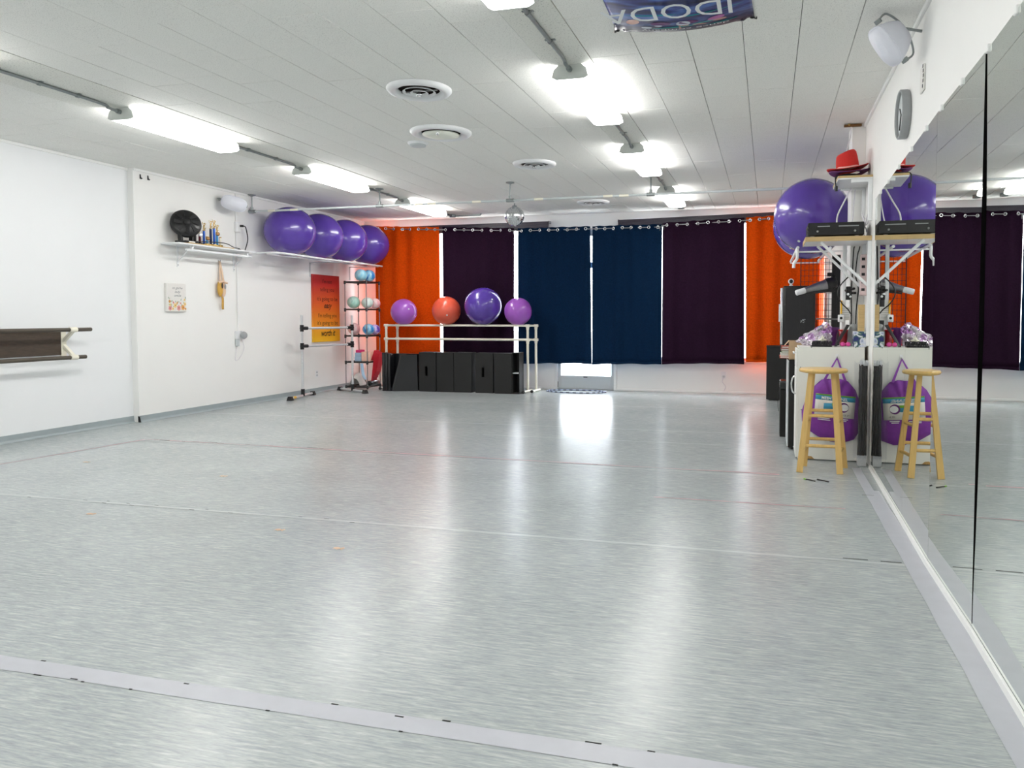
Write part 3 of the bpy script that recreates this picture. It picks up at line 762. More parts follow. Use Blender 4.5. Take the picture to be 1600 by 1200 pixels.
def curtain(label, m, rod, px0, px1, pyb, rings=8, lean0=0.0, lean1=0.0, seed=1, group=None, top_up=.045):
    a, b = RODS[rod]
    x0, x1 = at(px0, 355, Y=YC).x, at(px1, 355, Y=YC).x
    zr = lambda X: a.z + (b.z - a.z) * (X - a.x) / (b.x - a.x)
    zb0, zb1 = at(px0, pyb, Y=YC).z, at(px1, pyb, Y=YC).z
    t = thing('curtain', label, 'curtain', ((x0 + x1) / 2, YC, min(zb0, zb1)), group)
    rnd = random.Random(seed); ph = [rnd.uniform(0, 6.28) for _ in range(4)]
    nr = rings
    ur = lambda k: (k + .45) / (nr - .1)
    def f(u, v):     # v 0 bottom, 1 top
        X = x0 + (x1 - x0) * u + (lean0 * (1 - u) + lean1 * u) * (1 - v)
        zt = zr(x0 + (x1 - x0) * u) + top_up + .004 * math.sin(u * 40 + ph[0])
        zb = zb0 + (zb1 - zb0) * u + .012 * math.sin(u * PI) + .004 * math.sin(u * 17 + ph[1])
        z = zb + (zt - zb) * v
        top = math.cos(PI * (u * (nr - .1) - .45 + .5))
        y = .016 * top * (.25 + .75 * v) + .020 * (1 - v * .6) * math.sin(u * 15 + ph[2] + .5 * v) + .008 * math.sin(u * 31 + ph[3] - v)
        return V(X, YC + y, z)
    part('cloth', MB().grid(f, 96, 20, True, (0, .003, 0)), m, t)
    hem = MB().grid(lambda u, v: f(u, v * .018) + V(0, -.0025, -.002), 96, 2, True, (0, .008, 0))
    part('hem', hem, m, t)
    for k in range(nr):
        u = ur(k); H = (f(u, 1).z - f(u, 0).z); v = 1 - top_up / H
        p = f(u, v); q = f(min(1, u + .005), v); dd = (q - p).normalized(); nrm = V(dd.y, -dd.x, 0) * -1
        if nrm.y > 0: nrm = -nrm
        part('grommet', MB().ring(p + nrm * .002, nrm, .021, .0075, 18, 6), 'chrome', t)
    return t
curtain('orange curtain in the corner behind the ball rack and violet ball', 'corange', 'a', 585, 685.5, 556, 8, seed=2)
curtain('dark aubergine curtain behind the biggest purple ball on the cream barre', 'cpurple', 'a', 690.5, 803, 556, 8, seed=3)
curtain('navy curtain hanging over the door, the one next to the cream barre', 'cnavy', 'b', 808.5, 922, 568.5, 8, lean1=.034, seed=4)
curtain('navy curtain hanging over the door, the one next to the wider aubergine curtain', 'cnavy', 'b', 925.5, 1034.3, 569.5, 8, lean0=-.0, seed=5)
curtain('dark aubergine curtain hung between navy and orange curtains above bare white wall', 'cpurple', 'c', 1035, 1163, 569, 8, lean1=.02, seed=6)
curtain('orange curtain behind the black speaker and stacked boxes', 'corange', 'c', 1165.5, 1282, 566, 8, lean0=.02, seed=7)
# raised blinds over the curtains
def blind(label, px0, py0, px1, py1):
    a, b = at(px0, py0 + 3, Y=YC + .1), at(px1, py1 + 3, Y=YC + .1)
    t = thing('raised_blind', label, 'blind', ((a.x + b.x) / 2, YC + .1, a.z - .1), 'raised blinds above the curtains')
    for k in range(8):
        z0 = -.018 * k
        part('slat' if k else 'head_rail', MB().hexa([V(a.x, YC + .08, a.z + z0 - .0165), V(b.x, YC + .08, b.z + z0 - .0165), V(b.x, YC + .13, b.z + z0 - .0165), V(a.x, YC + .13, a.z + z0 - .0165),
             V(a.x, YC + .08, a.z + z0), V(b.x, YC + .08, b.z + z0), V(b.x, YC + .13, b.z + z0), V(a.x, YC + .13, a.z + z0)]), 'blind', t)
    for e in (a, b):
        part('blind_bracket', MB().box((e.x - .012, YC + .11, e.z - .03), (e.x + .012, YB - .001, e.z + .012)), 'steel', t)
blind('dark raised blind above the orange and aubergine curtains beside the mirror ball', 612, 352, 857, 343)
blind('dark raised blind above the navy and aubergine curtains beside the last mirror side lamp', 966, 341, 1262, 326)

# ================================================================== NEAR LEFT WALL: brown wall barre
XB = XN + .15
y_end_u, y_end_l = at(142, 516, X=XB), at(134, 558, X=XB)
zu, zl = at(70, 516, X=XB).z, at(70, 561, X=XB).z
yb = at(97, 540, X=XN).y
t = thing('wall_barre', 'dark brown double ballet barre on cream brackets fixed to the near left wall', 'ballet barre', (XN, 4.4, zl))
part('rail', MB().tube([V(XB, 2.6, zu), V(XB, y_end_u.y, zu)], .021, 12), 'dwood', t)
part('rail', MB().tube([V(XB, 2.6, zl), V(XB, y_end_l.y, zl)], .021, 12), 'dwood', t)
part('backboard', MB().box((XN + .001, 2.6, zl + .025), (XN + .022, yb - .02, zu - .005), .003), 'bboard', t)
for yy in (3.2, yb):
    br = part('bracket', MB().box((XN + .001, yy - .03, zl + .0), (XN + .028, yy + .03, zu), .004)
         .bar((XN + .02, yy, (zu + zl) / 2 + .02), (XB, yy, zu - .012), .034, .03, (0, 1, 0)).bar((XN + .02, yy, (zu + zl) / 2 - .02), (XB, yy, zl + .012), .034, .03, (0, 1, 0)), 'ivory', t)
    part('collar', MB().tube([V(XB, yy - .04, zu), V(XB, yy + .04, zu)], .027, 12), 'ivory', br)
    part('collar', MB().tube([V(XB, yy - .04, zl), V(XB, yy + .04, zl)], .027, 12), 'ivory', br)

# two little coat hooks by the ceiling
for px, py, s in ((220, 277, 'left'), (232, 279, 'right')):
    p = at(px, py, X=XL + .01)
    t = thing('wall_hook', 'tiny black hook high on wall, the %s one of two' % s, 'hook', (XL, p.y, p.z), 'pair of hooks by the ceiling')
    part('hook', MB().tube(smooth_path([p + V(-.008, 0, .03), p + V(.0, 0, .0), p + V(.012, 0, -.018), p + V(.018, 0, -.008)]), .005, 6), 'black', t)
    part('back_plate', MB().box((XL + .0005, p.y - .008, p.z - .018), (XL + .004, p.y + .008, p.z + .035)), 'black', t)

# ================================================================== SHELF WITH FAN AND TROPHIES
SZ = 2.125
sy0, sy1 = 7.46, 8.86
t = thing('wall_shelf', 'white bracketed wall shelf carrying the black fan and trophies', 'shelf', (XL, (sy0 + sy1) / 2, SZ))
part('board', MB().box((XL + .001, sy0, SZ), (XL + .27, sy1, SZ + .018), .002), 'white', t)
for yy in (7.72, 8.72):
    b = part('bracket', MB().box((XL + .001, yy - .012, SZ - .26), (XL + .008, yy + .012, SZ - .001)).box((XL + .008, yy - .012, SZ - .012), (XL + .25, yy + .012, SZ - .001)).bar((XL + .01, yy, SZ - .20), (XL + .21, yy, SZ - .012), .016, .010, (0, 1, 0)), 'white', t)
    part('rod_cup', MB().box((XL + .215, yy - .012, SZ - .055), (XL + .235, yy + .012, SZ - .01)), 'white', b)
    part('screw', MB().tube([V(XL + .008, yy, SZ - .235), V(XL + .012, yy, SZ - .235)], .007, 8), 'grey', b)
part('hanging_rod', MB().tube([V(XL + .225, 7.62, SZ - .058), V(XL + .225, 8.80, SZ - .058)], .016, 10), 'white', t)
PZ = SZ + .0185
single('plywood_sheet', MB().box((XL + .03, 7.62, PZ), (XL + .262, 8.42, PZ + .012), .002), 'ply', 'thin bare plywood sheet lying on the white shelf under the fan', 'board')
FZ = PZ + .0125
# drum fan
fc = at(290, 350, X=XL + .16)
t = thing('drum_fan', 'round black drum fan on a low stand on the white shelf', 'fan', (fc.x, fc.y, FZ))
ax = V(.80, -.52, .30).normalized(); R = .178
part('housing', MB().lathe(fc, ax, [(0, -.10), (R * .55, -.095), (R * .85, -.06), (R * .97, -.02), (R, .02), (R * .97, .035)], 40, cap=True), 'black', t)
gr = part('grille', MB().lathe(fc, ax, [(R * .96, .034), (R * .88, .050), (R * .3, .060), (0, .061)], 40), 'blackg', t)
ex = ax.orthogonal().normalized(); ey = ax.cross(ex)
for k in range(8):
    a = 2 * PI * k / 8; pts = []
    for rr, da in ((.34, -.1), (.80, -.28), (.84, .12), (.36, .25)):
        pts.append(fc + ax * .0585 + (ex * math.cos(a + da) + ey * math.sin(a + da)) * R * rr)
    part('louvre', MB().plate(pts, ax, .008), 'blackg' if k in (1, 2, 5) else 'black', gr)
part('hub', MB().lathe(fc, ax, [(.042, .055), (.040, .074), (0, .076)], 20), 'black', t)
sb = MB()
fx, fy = fc.x, fc.y
for s in (-1, 1): sb.bar((fx, fy + s * .085, FZ), (fx, fy + s * .10, fc.z - .05), .05, .03, (1, 0, 0))
sb.box((fx - .07, fy - .11, FZ), (fx + .09, fy + .11, FZ + .022), .006)
part('stand', sb, 'black', t)
part('rating_label', MB().box((fx + .0905, fy - .05, FZ + .003), (fx + .092, fy + .05, FZ + .018)), 'label', t)
# trophies
tro = [(304.5, 366, 'black', 0, None, 'black and gold trophy half hidden beside the fan'),
       (312.0, 365, 'maroon', 0, 'silver', 'maroon trophy with silver medallion, second from the fan'),
       (318.5, 361, 'blue', 343, None, 'blue trophy with gold figure, the one nearest the fan'),
       (323.5, 371, 'sky', 0, 'bronze', 'short sky blue trophy with dark bronze medallion'),
       (329.0, 358, 'navyd', 341, None, 'dark navy trophy topped by a gold dancer'),
       (334.3, 357, 'blue', 339, None, 'tall bright blue trophy topped by a gold dancer'),
       (339.0, 364, 'sky', 341, 'bronze', 'light blue trophy with bronze medallion, and gold figure'),
       (344.0, 372, 'ivory', 0, None, 'short gold and cream trophy at the end of the row')]
for i, (px, ytop, col, yfig, med, lab) in enumerate(tro):
    X = XL + .12 + .045 * (i % 2)
    p = at(px, ytop, X=X); bz0 = FZ if p.y < 8.42 else PZ
    t = thing('trophy', lab + ' on the shelf', 'trophy', (X, p.y, bz0), 'trophies on the white shelf')
    H = max(.10, p.z - bz0)
    part('base', MB().box((X - .024, p.y - .024, bz0), (X + .024, p.y + .024, bz0 + .028), .004), 'gold' if i > 2 else 'black', t)
    part('column', MB().lathe((X, p.y, bz0), (0, 0, 1), [(.013, .028), (.015, .034), (.015, H - .01), (.013, H)], 12), col, t)
    part('collar', MB().lathe((X, p.y, bz0 + H), (0, 0, 1), [(.014, 0), (.020, .004), (.012, .012)], 12), 'gold', t)
    if yfig:
        z = bz0 + H + .012; c = V(X, p.y, z)
        fg = MB().tube([c, c + V(0, 0, .04), c + V(.004, .004, .066)], .007, 8, r2=.010).ball(c + V(.004, .004, .084), .0095, 10)
        fg.tube([c + V(0, 0, .06), c + V(0, -.02, .075), c + V(0, -.024, .10)], .004, 6).tube([c + V(0, 0, .06), c + V(0, .022, .07), c + V(0, .034, .09)], .004, 6).tube([c + V(0, 0, .02), c + V(0, .018, .012), c + V(0, .03, .03)], .005, 6)
        part('dancer_figure', fg, 'gold', t)
    if med:
        part('medallion', MB().lathe((X + .012, p.y, bz0 + H - .015), (1, -.5, .1), [(.026, 0), (.026, .006), (.02, .009), (0, .009)], 20), med, t)
# fan lead, plug and its lead up to the outlet
single('fan_lead', MB().tube(smooth_path([(fx + .05, fy + .12, FZ + .03), (XL + .24, 8.25, FZ + .05), (XL + .25, 8.42, FZ + .012), (XL + .24, 8.56, PZ + .012), (XL + .16, 8.62, PZ + .008), (XL + .20, 8.50, PZ + .008), (XL + .23, 8.58, PZ + .006)]), .0055, 6), 'cableb', 'black fan cord looped on the white shelf past the trophies', 'cord')
o1 = at(371, 355, X=XL + .02)
t = thing('wall_outlet', 'white surface outlet box high on wall right of the trophies', 'outlet', (XL, o1.y, o1.z - .06))
part('box', MB().box((XL + .0005, o1.y - .045, o1.z - .07), (XL + .045, o1.y + .045, o1.z + .07), .006), 'white', t)
part('cover_plate', MB().box((XL + .0455, o1.y - .036, o1.z - .06), (XL + .05, o1.y + .036, o1.z + .06), .002), 'trimw', t)
pg = at(379, 353, X=XL + .09)
t = thing('power_lead', 'black power cord curving from outlet box down to the shelf end', 'cord', (pg.x, pg.y, PZ))
part('cable', MB().tube(smooth_path([pg + V(0, .02, 0), at(384, 356, X=XL + .09), at(387, 374, X=XL + .09), at(383.5, 389, X=XL + .10), V(XL + .12, 8.80, PZ + .01), V(XL + .14, 8.68, PZ + .012), V(XL + .10, 8.60, PZ + .008)]), .007, 8), 'cableb', t)
part('plug', MB().tube([V(XL + .052, o1.y + .01, pg.z), pg + V(0, .02, 0)], .016, 10), 'cableb', t)
cz = at(367, 330, X=XL + .015)
t = thing('wall_conduit', 'white painted conduit running down the left wall past the shelf end', 'conduit', (XL, o1.y, 1.05))
part('pipe', MB().tube([V(XL + .014, o1.y - .02, 1.045), V(XL + .014, o1.y - .02, o1.z - .071)], .0075, 8), 'trimw', t)
part('pipe', MB().tube([V(XL + .014, o1.y - .02, o1.z + .071), V(XL + .014, o1.y - .02, ZC - .031)], .010, 8), 'trimw', t)
o2 = at(371, 517, X=XL + .02)
t = thing('low_outlet', 'white outlet at conduit foot with an adapter plugged into it', 'outlet', (XL, o2.y, o2.z - .09))
part('box', MB().box((XL + .0005, o2.y - .04, 1.044 - .11), (XL + .04, o2.y + .04, 1.044), .005), 'white', t)
part('adapter', MB().box((XL + .005, o2.y - .035, 1.044 - .21), (XL + .04, o2.y + .02, 1.044 - .112), .008, 2), 'lightgrey', t)
sp = at(377.5, 524, X=XL + .07); sp.y += .035
t = thing('smart_speaker', 'small round grey speaker hung beside the low wall outlet', 'speaker', (sp.x, sp.y, sp.z - .05))
part('body', MB().lathe((XL + .055, sp.y + .012, sp.z), (1, -.25, 0), [(.03, 0), (.048, .008), (.052, .022), (.045, .036), (.025, .042), (0, .043)], 24), 'grey', t)
part('holder_arm', MB().box((XL + .0005, sp.y + .0, sp.z + .03), (XL + .05, sp.y + .03, sp.z + .06), .004), 'white', t)
part('cable', MB().tube(smooth_path([(XL + .04, sp.y, sp.z - .045), (XL + .03, sp.y + .06, sp.z - .18), (XL + .015, sp.y - .02, sp.z - .32), (XL + .012, sp.y - .1, sp.z - .34), (XL + .01, o2.y - .01, .815)]), .003, 6), 'cablew', t)
o3 = at(495, 584, X=XL + .003)
t = thing('floor_outlet', 'small white outlet low on the wall under the orange poster', 'outlet', (XL, o3.y, o3.z))
part('cover_plate', MB().box((XL + .0005, o3.y - .036, o3.z - .058), (XL + .006, o3.y + .036, o3.z + .058), .002), 'white', t)
for s in (-1, 1): part('socket', MB().box((XL + .0062, o3.y - .014, o3.z + s * .024 - .013), (XL + .008, o3.y + .014, o3.z + s * .024 + .013), .001), 'grey', t)

# outdoor-style wall loudspeaker on U bracket
def loudspeaker(label, c, ax, side, s, wall_pt, name='wall_loudspeaker'):
    """tapered white box speaker; c centre, ax the way it faces, side its long way"""
    c = Vector(c); ax = Vector(ax).normalized(); sd = Vector(side); sd = (sd - ax * sd.dot(ax)).normalized(); up = ax.cross(sd)
    t = thing(name, label, 'loudspeaker', c - V(0, 0, .12))
    def oval(hx, hy, h, n=28, pw=3.0):
        out = []
        for k in range(n):
            a = 2 * PI * k / n; ca, sa = math.cos(a), math.sin(a); r = (abs(ca) ** pw + abs(sa) ** pw) ** (-1 / pw)
            out.append(c + sd * (hx * r * ca) + up * (hy * r * sa) + ax * h)
        return out
    secs = [oval(.06 * s, .05 * s, -.11 * s), oval(.10 * s, .075 * s, -.10 * s), oval(.135 * s, .09 * s, -.03 * s), oval(.165 * s, .10 * s, .06 * s), oval(.165 * s, .10 * s, .075 * s)]
    m = MB(); n = 28; vs = [q for r in secs for q in r]
    fs = [(i * n + k, i * n + (k + 1) % n, (i + 1) * n + (k + 1) % n, (i + 1) * n + k) for i in range(len(secs) - 1) for k in range(n)]
    m.add(vs, fs, True).add(secs[0], [tuple(range(n))[::-1]]).add(secs[-1], [tuple(range(n))])
    part('cabinet', m, 'whiteb', t)
    g0, g1, g2 = oval(.155 * s, .092 * s, .0755 * s), oval(.148 * s, .085 * s, .09 * s), oval(.05 * s, .03 * s, .105 * s)
    gm = MB().add(g0 + g1 + g2, [(i * n + k, i * n + (k + 1) % n, (i + 1) * n + (k + 1) % n, (i + 1) * n + k) for i in range(2) for k in range(n)], True).add(g2, [tuple(range(n))])
    part('grille', gm, 'whiteb', t)
    wp = Vector(wall_pt)
    a, b = c + sd * (.175 * s) , c - sd * (.175 * s)
    mid = c - ax * (.16 * s)
    part('bracket', MB().tube(smooth_path([a, a - ax * (.10 * s), mid, b - ax * (.10 * s), b]), .006, 8).tube([mid, wp], .008, 8), 'emt', t)
    for e in (a, b): part('knob', MB().tube([e - sd * .012 * (1 if e is a else -1), e + sd * .012 * (1 if e is a else -1)], .02, 10), 'emt', t)
    return t
ls = at(364, 317, X=XL + .17)
loudspeaker('white loudspeaker on left wall by the ceiling, above the power outlet', ls, (.75, -.62, -.25), (.62, .72, -.2), .98, (XL + .001, ls.y + .02, ls.z + .05))
rs = at(1393, 64, X=XR - .17)
loudspeaker('white loudspeaker tilted down from right wall by the ceiling above the clock', rs, (-.62, -.38, -.62), (.45, .2, -.85), .76, (XR - .001, rs.y + .06, rs.z + .06))

# flower canvas
c0, c1 = at(260, 442, X=XL + .035), at(291.5, 487, X=XL + .035)
cy0, cy1, cz1, cz0 = c0.y, c1.y, c0.z, c1.z
t = thing('flower_canvas', 'small square canvas print of flowers and grey script on left wall', 'picture', (XL, (cy0 + cy1) / 2, cz0))
part('canvas', MB().box((XL + .001, cy0, cz0), (XL + .034, cy1, cz1), .003), 'label', t)
cw, ch = cy1 - cy0, cz1 - cz0
def cpt(u, v, d=.0352): return V(XL + d, cy0 + cw * u, cz0 + ch * v)
pal = {'printed_leaf': ('lgrn', S(132, 158, 128)), 'printed_flower_rose': ('rose', S(222, 150, 146)), 'printed_flower_yellow': ('yel', S(238, 208, 140)), 'printed_flower_orange': ('ora', S(226, 164, 92)), 'printed_flower_centre': ('cen', S(96, 72, 60))}
rnd = random.Random(11); prints = {k: MB() for k in pal}
def petal(mb, u, v, r, n, d, ang=0):
    pts = [cpt(u + r * math.cos(ang + 2 * PI * k / n) * (1 if k % 2 else .72), v + r * math.sin(ang + 2 * PI * k / n) * (1 if k % 2 else .72), d) for k in range(n)]
    mb.add(pts, [tuple(range(n))])
for k in range(34):
    u = rnd.uniform(.04, .96); v = rnd.uniform(.08, .34 + .14 * abs(u - .5) * 2); a = rnd.uniform(.9, 2.2); l = rnd.uniform(.04, .08)
    q = [cpt(u, v, .0353), cpt(u + .02, v + l * .5, .0353), cpt(u + l * math.cos(a), v + l * math.sin(a) * 1.3, .0353), cpt(u - .02, v + l * .5, .0353)]
    prints['printed_leaf'].add(q, [(0, 1, 2, 3)])
for u, v, r, k in ((.16, .12, .10, 'rose'), (.42, .22, .10, 'yellow'), (.60, .13, .11, 'rose'), (.82, .15, .11, 'orange'), (.92, .27, .08, 'yellow'), (.14, .36, .06, 'orange'), (.33, .32, .05, 'rose'), (.3, .1, .06, 'yellow'), (.95, .1, .05, 'orange'), (.9, .42, .05, 'yellow'), (.52, .31, .045, 'orange'), (.7, .3, .04, 'rose'), (.16, .24, .06, 'yellow')):
    petal(prints['printed_flower_' + k], u, v, r, 12, .0355 + .0001 * len(prints['printed_flower_' + k].f), rnd.uniform(0, 1)); petal(prints['printed_flower_centre'], u, v, r * .25, 8, .0372)
for k, (mn, col) in pal.items(): part(k, prints[k], mat('print_' + mn, col, .7), t)
for body, v, wdt in (('to gache', .80, .52), ('lady', .66, .30), ('smile', .53, .36)):
    part('script_lettering', text_mb(body, .042, cpt(.54, v, .0352), (0, 1, 0), (0, 0, 1), .0006, width=wdt * cw, shear=.35), 'inkg', t)

# ballet slippers hung by their ribbons
sh = at(347, 452, X=XL + .05)
t = thing('ballet_slippers', 'pair of peach satin ballet slippers hanging by ribbons under the shelf', 'ballet shoes', (sh.x, sh.y, sh.z - .3))
part('hanging_ribbon', MB().tube(smooth_path([(XL + .02, sh.y, SZ - .14), (XL + .04, sh.y - .02, sh.z + .17), (XL + .05, sh.y - .035, sh.z + .10)]), .010, 6).tube(smooth_path([(XL + .02, sh.y, SZ - .14), (XL + .05, sh.y + .02, sh.z + .16), (XL + .05, sh.y + .045, sh.z + .09)]), .010, 6).tube(smooth_path([(XL + .02, sh.y, SZ - .14), (XL + .06, sh.y, sh.z + .18), (XL + .055, sh.y + .005, sh.z + .08)]), .014, 6), 'satin', t)
part('hook', MB().tube(smooth_path([(XL + .001, sh.y, SZ - .13), (XL + .03, sh.y, SZ - .145), (XL + .035, sh.y, SZ - .12)]), .004, 6), 'steel', t)
for s, mm, dy, dz in ((1, 'satin', .012, 0), (-1, 'mustard', -.042, .01)):
    def slip(u, v, s=s, dy=dy, dz=dz):
        a = 2 * PI * u; h = v
        wd = (.030 + .012 * math.sin(PI * min(1, h * 1.1))) * (1 if h < .8 else max(.05, (1 - h) / .2) ** .5)
        return V(XL + .055 + .028 * s * 0 + wd * .75 * math.cos(a), sh.y + dy + wd * math.sin(a), sh.z + dz + .09 - .20 * h)
    o = part('slipper', MB().grid(slip, 18, 12, True), mm, t)
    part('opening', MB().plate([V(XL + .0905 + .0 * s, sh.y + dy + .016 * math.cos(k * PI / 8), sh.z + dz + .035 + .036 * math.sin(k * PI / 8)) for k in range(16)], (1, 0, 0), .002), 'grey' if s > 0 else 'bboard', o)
part('bow', MB().tube(smooth_path([(XL + .06, sh.y - .07, sh.z + .085), (XL + .08, sh.y - .03, sh.z + .10), (XL + .08, sh.y + .03, sh.z + .09), (XL + .06, sh.y + .085, sh.z + .085)]), .014, 8), 'satin', t)
part('trailing_ribbon', MB().grid(lambda u, v: (XL + .05 + .006 * math.sin(5 * v), sh.y - .028 + .04 * u + .022 * v, sh.z - .06 - .21 * v), 2, 10, True, (.003, 0, 0)), 'mustard', t)

# orange poster
p0, p1 = at(488, 428, X=XL + .03), at(531.5, 532.5, X=XL + .03)
py0, py1, pz1, pz0 = p0.y, p1.y, p0.z, p1.z
pm = ramp_mat('red_to_yellow_print', [(0.0, S(240, 190, 40)), (.22, S(238, 158, 40)), (.55, S(222, 96, 40)), (.85, S(184, 44, 42)), (1.0, S(170, 36, 42))], axis=(2, 0.0, pz1 - pz0), rough=.4)
t = thing('motivational_poster', 'tall red to yellow canvas poster with black lettering on left wall', 'poster', (XL, (py0 + py1) / 2, pz0))
part('canvas', MB().box((XL + .001, py0, pz0), (XL + .03, py1, pz1), .003), pm, t)
pw_, ph_ = py1 - py0, pz1 - pz0
for body, v, wd, hh, bold, shr in (("I'm not", .875, .34, .095, 0, 0), ('telling you', .755, .52, .095, 0, 0), ("it's going to be", .615, .76, .095, 0, 0), ('easy', .505, .30, .13, .02, .4), ("I'm telling you", .365, .68, .095, 0, 0), ("it's going to be", .255, .76, .095, 0, 0), ('worth it', .085, .52, .15, .02, .35)):
    part('lettering', text_mb(body, hh, V(XL + .0302, py0 + pw_ * .53, pz0 + ph_ * v), (0, 1, 0), (0, 0, 1), .0008, width=wd * pw_, shear=shr, bold=bold), 'ink', t)

# ================================================================== HIGH RAIL WITH BIG PURPLE BALLS (left)
RZ = 2.132
t = thing('ball_rail', 'pair of white pipes on wall brackets holding four big purple balls', 'wall rail', (-6.73, 10.3, RZ))
out = smooth_path([(XL + .001, 9.02, RZ), (-6.85, 8.98, RZ + .005), (-6.66, 9.02, RZ + .004), (-6.60, 9.3, RZ), (-6.595, 10.2, RZ - .006), (-6.60, 11.1, RZ), (-6.60, 11.80, RZ - .004)], 6)
part('pipe', MB().tube(out, .0145, 8), 'white', t)
part('pipe', MB().tube([V(-6.86, 9.05, RZ), V(-6.86, 11.80, RZ)], .0145, 8), 'white', t)
part('pipe_joint', MB().tube([V(-6.596, 10.42, RZ - .005), V(-6.598, 10.52, RZ - .004)], .019, 10), 'white', t)
for yy in (10.48, 11.65):
    part('bracket', MB().box((XL + .001, yy - .015, RZ - .25), (XL + .008, yy + .015, RZ - .014)).bar((XL + .004, yy, RZ - .022), (-6.585, yy, RZ - .022), .014, .012, (0, 1, 0)), 'lightgrey', t)
def exercise_ball(c, r, m, label, group, axis, squash=1.0, sx=(1, 1, 1)):
    t = thing('exercise_ball', label, 'exercise ball', (c[0], c[1], c[2] - r), group)
    part('ball', MB().ball(c, r, 48, squash, axis, ridge=(.75, .92, 2.25, 2.42), sx=sx), m, t)
    ax = Vector(axis).normalized()
    q = Vector(c) + Vector((ax.x * r * sx[0], ax.y * r * sx[1], ax.z * r * squash))
    part('valve', MB().lathe(q - ax * .004, ax, [(.014, 0), (.014, .006), (.008, .008), (0, .008)], 12), 'lightgrey', t)
    return t
G = 'big purple exercise balls on the high rail'
r = .358; zc = RZ + .0145 + math.sqrt((r) ** 2 - .13 ** 2) + .002
for k, (yy, lab) in enumerate(((9.40, 'first of four on the high rail, closest to the shelf'), (10.12, 'second of four on the high rail'), (10.84, 'third of four on the high rail'), (11.555, 'last of four on the high rail, against the orange curtain'))):
    exercise_ball((-6.73, yy, zc), r, 'purple', 'big deep purple exercise ball, ' + lab, G, ((.35, .9, -.1), (.5, .85, -.2), (.3, .95, .1), (.45, .88, 0))[k], .97, (1.02, .985, 1))

# ================================================================== PORTABLE BARRE STAND (left)
def foot_line(a, b): return at(*a, Z=.02), at(*b, Z=.02)
fa, fb = at(453, 623, Z=.03), at(489, 614, Z=.03)
ga, gb = at(571, 612, Z=.03), at(531, 607, Z=.03)
fb.x = max(fb.x, XL + .05); gb.x = max(gb.x, XL + .05)
pa = fa.lerp(fb, .55); pb = ga.lerp(gb, .48)
t = thing('barre_stand', 'free standing silver ballet barre with black joints before the orange poster', 'ballet barre', ((pa.x + pb.x) / 2, (pa.y + pb.y) / 2, 0))
HT = at(474, 493, Y=pa.y).z
z_u, z_l = at(474, 513, Y=pa.y).z, at(474, 541, Y=pa.y).z
for q in (pa, pb):
    u = part('upright', MB().tube([V(q.x, q.y, .05), V(q.x, q.y, HT)], .0185, 12), 'silver', t)
    part('end_plug', MB().tube([V(q.x, q.y, HT - .002), V(q.x, q.y, HT + .006)], .020, 12), 'white', u)
for zz in (z_u, z_l):
    part('rail', MB().tube([V(pa.x, pa.y, zz), V(pb.x, pb.y, zz)], .0185, 12), 'silver', t)
    for q, o in ((pa, pb), (pb, pa)):
        d = (o - q).normalized()
        part('joint', MB().tube([V(q.x, q.y, zz - .05), V(q.x, q.y, zz + .05)], .029, 12).tube([V(q.x, q.y, zz) - d * .02, V(q.x, q.y, zz) + d * .10], .027, 12), 'blackg', t)
for (a, b), q in (((fa, fb), pa), ((ga, gb), pb)):
    ft = part('foot_bar', MB().tube([a, b], .0185, 12), 'silver', t)
    part('joint', MB().tube([V(q.x, q.y, .02), V(q.x, q.y, .13)], .029, 12), 'blackg', t)
    for e, o in ((a, b), (b, a)):
        d = (e - o).normalized()
        part('rubber_foot', MB().hexa([e - d * .05 + V(-d.y * .04, d.x * .04, -.03), e + d * .03 + V(-d.y * .04, d.x * .04, -.03), e + d * .03 + V(d.y * .04, -d.x * .04, -.03), e - d * .05 + V(d.y * .04, -d.x * .04, -.03),
              e - d * .04 + V(-d.y * .025, d.x * .025, .03), e + d * .012 + V(-d.y * .025, d.x * .025, .03), e + d * .012 + V(d.y * .025, -d.x * .025, .03), e - d * .04 + V(d.y * .025, -d.x * .025, .03)]), 'blackg', ft)
d = (fb - fa).normalized()
part('warning_tape', MB().tube([fa + d * .10, fa + d * .19], .0195, 12), 'yellow', t)

# ================================================================== BALL RACK (corner)
Y0, Y1 = 11.08, 11.50
xa, xb_ = at(539.5, 500, Y=Y0).x, at(573, 500, Y=Y0).x
xa = max(xa, XL + .06)
tz = [at(556, y, Y=Y0).z for y in (440.5, 483.5, 525, 566)] + [.06]
t = thing('ball_rack', 'tall narrow black and grey five tier rack of small balls in the corner', 'rack', ((xa + xb_) / 2, (Y0 + Y1) / 2, 0))
for xx in (xa, xb_):
    for yy in (Y0, Y1):
        part('post', MB().tube([V(xx, yy, .012), V(xx, yy, tz[0] + .01)], .0085, 8), 'steel', t)
for z in tz:
    fr = MB()
    for a, b in (((xa, Y0), (xb_, Y0)), ((xa, Y1), (xb_, Y1)), ((xa, Y0), (xa, Y1)), ((xb_, Y0), (xb_, Y1))): fr.bar((a[0], a[1], z), (b[0], b[1], z), .026, .016, (0, 0, 1))
    for yy in (Y0, Y1):
        for xx in (xa, xb_): fr.lathe((xx, yy, z - .035), (0, 0, 1), [(.018, 0), (.019, .055), (.012, .058)], 10)
    for k in range(1, 5): fr.bar((xa + (xb_ - xa) * k / 5, Y0, z), (xa + (xb_ - xa) * k / 5, Y1, z), .010, .008, (0, 0, 1))
    part('tier_frame', fr, 'blackg', t)
G = 'small marbled balls on the corner rack'
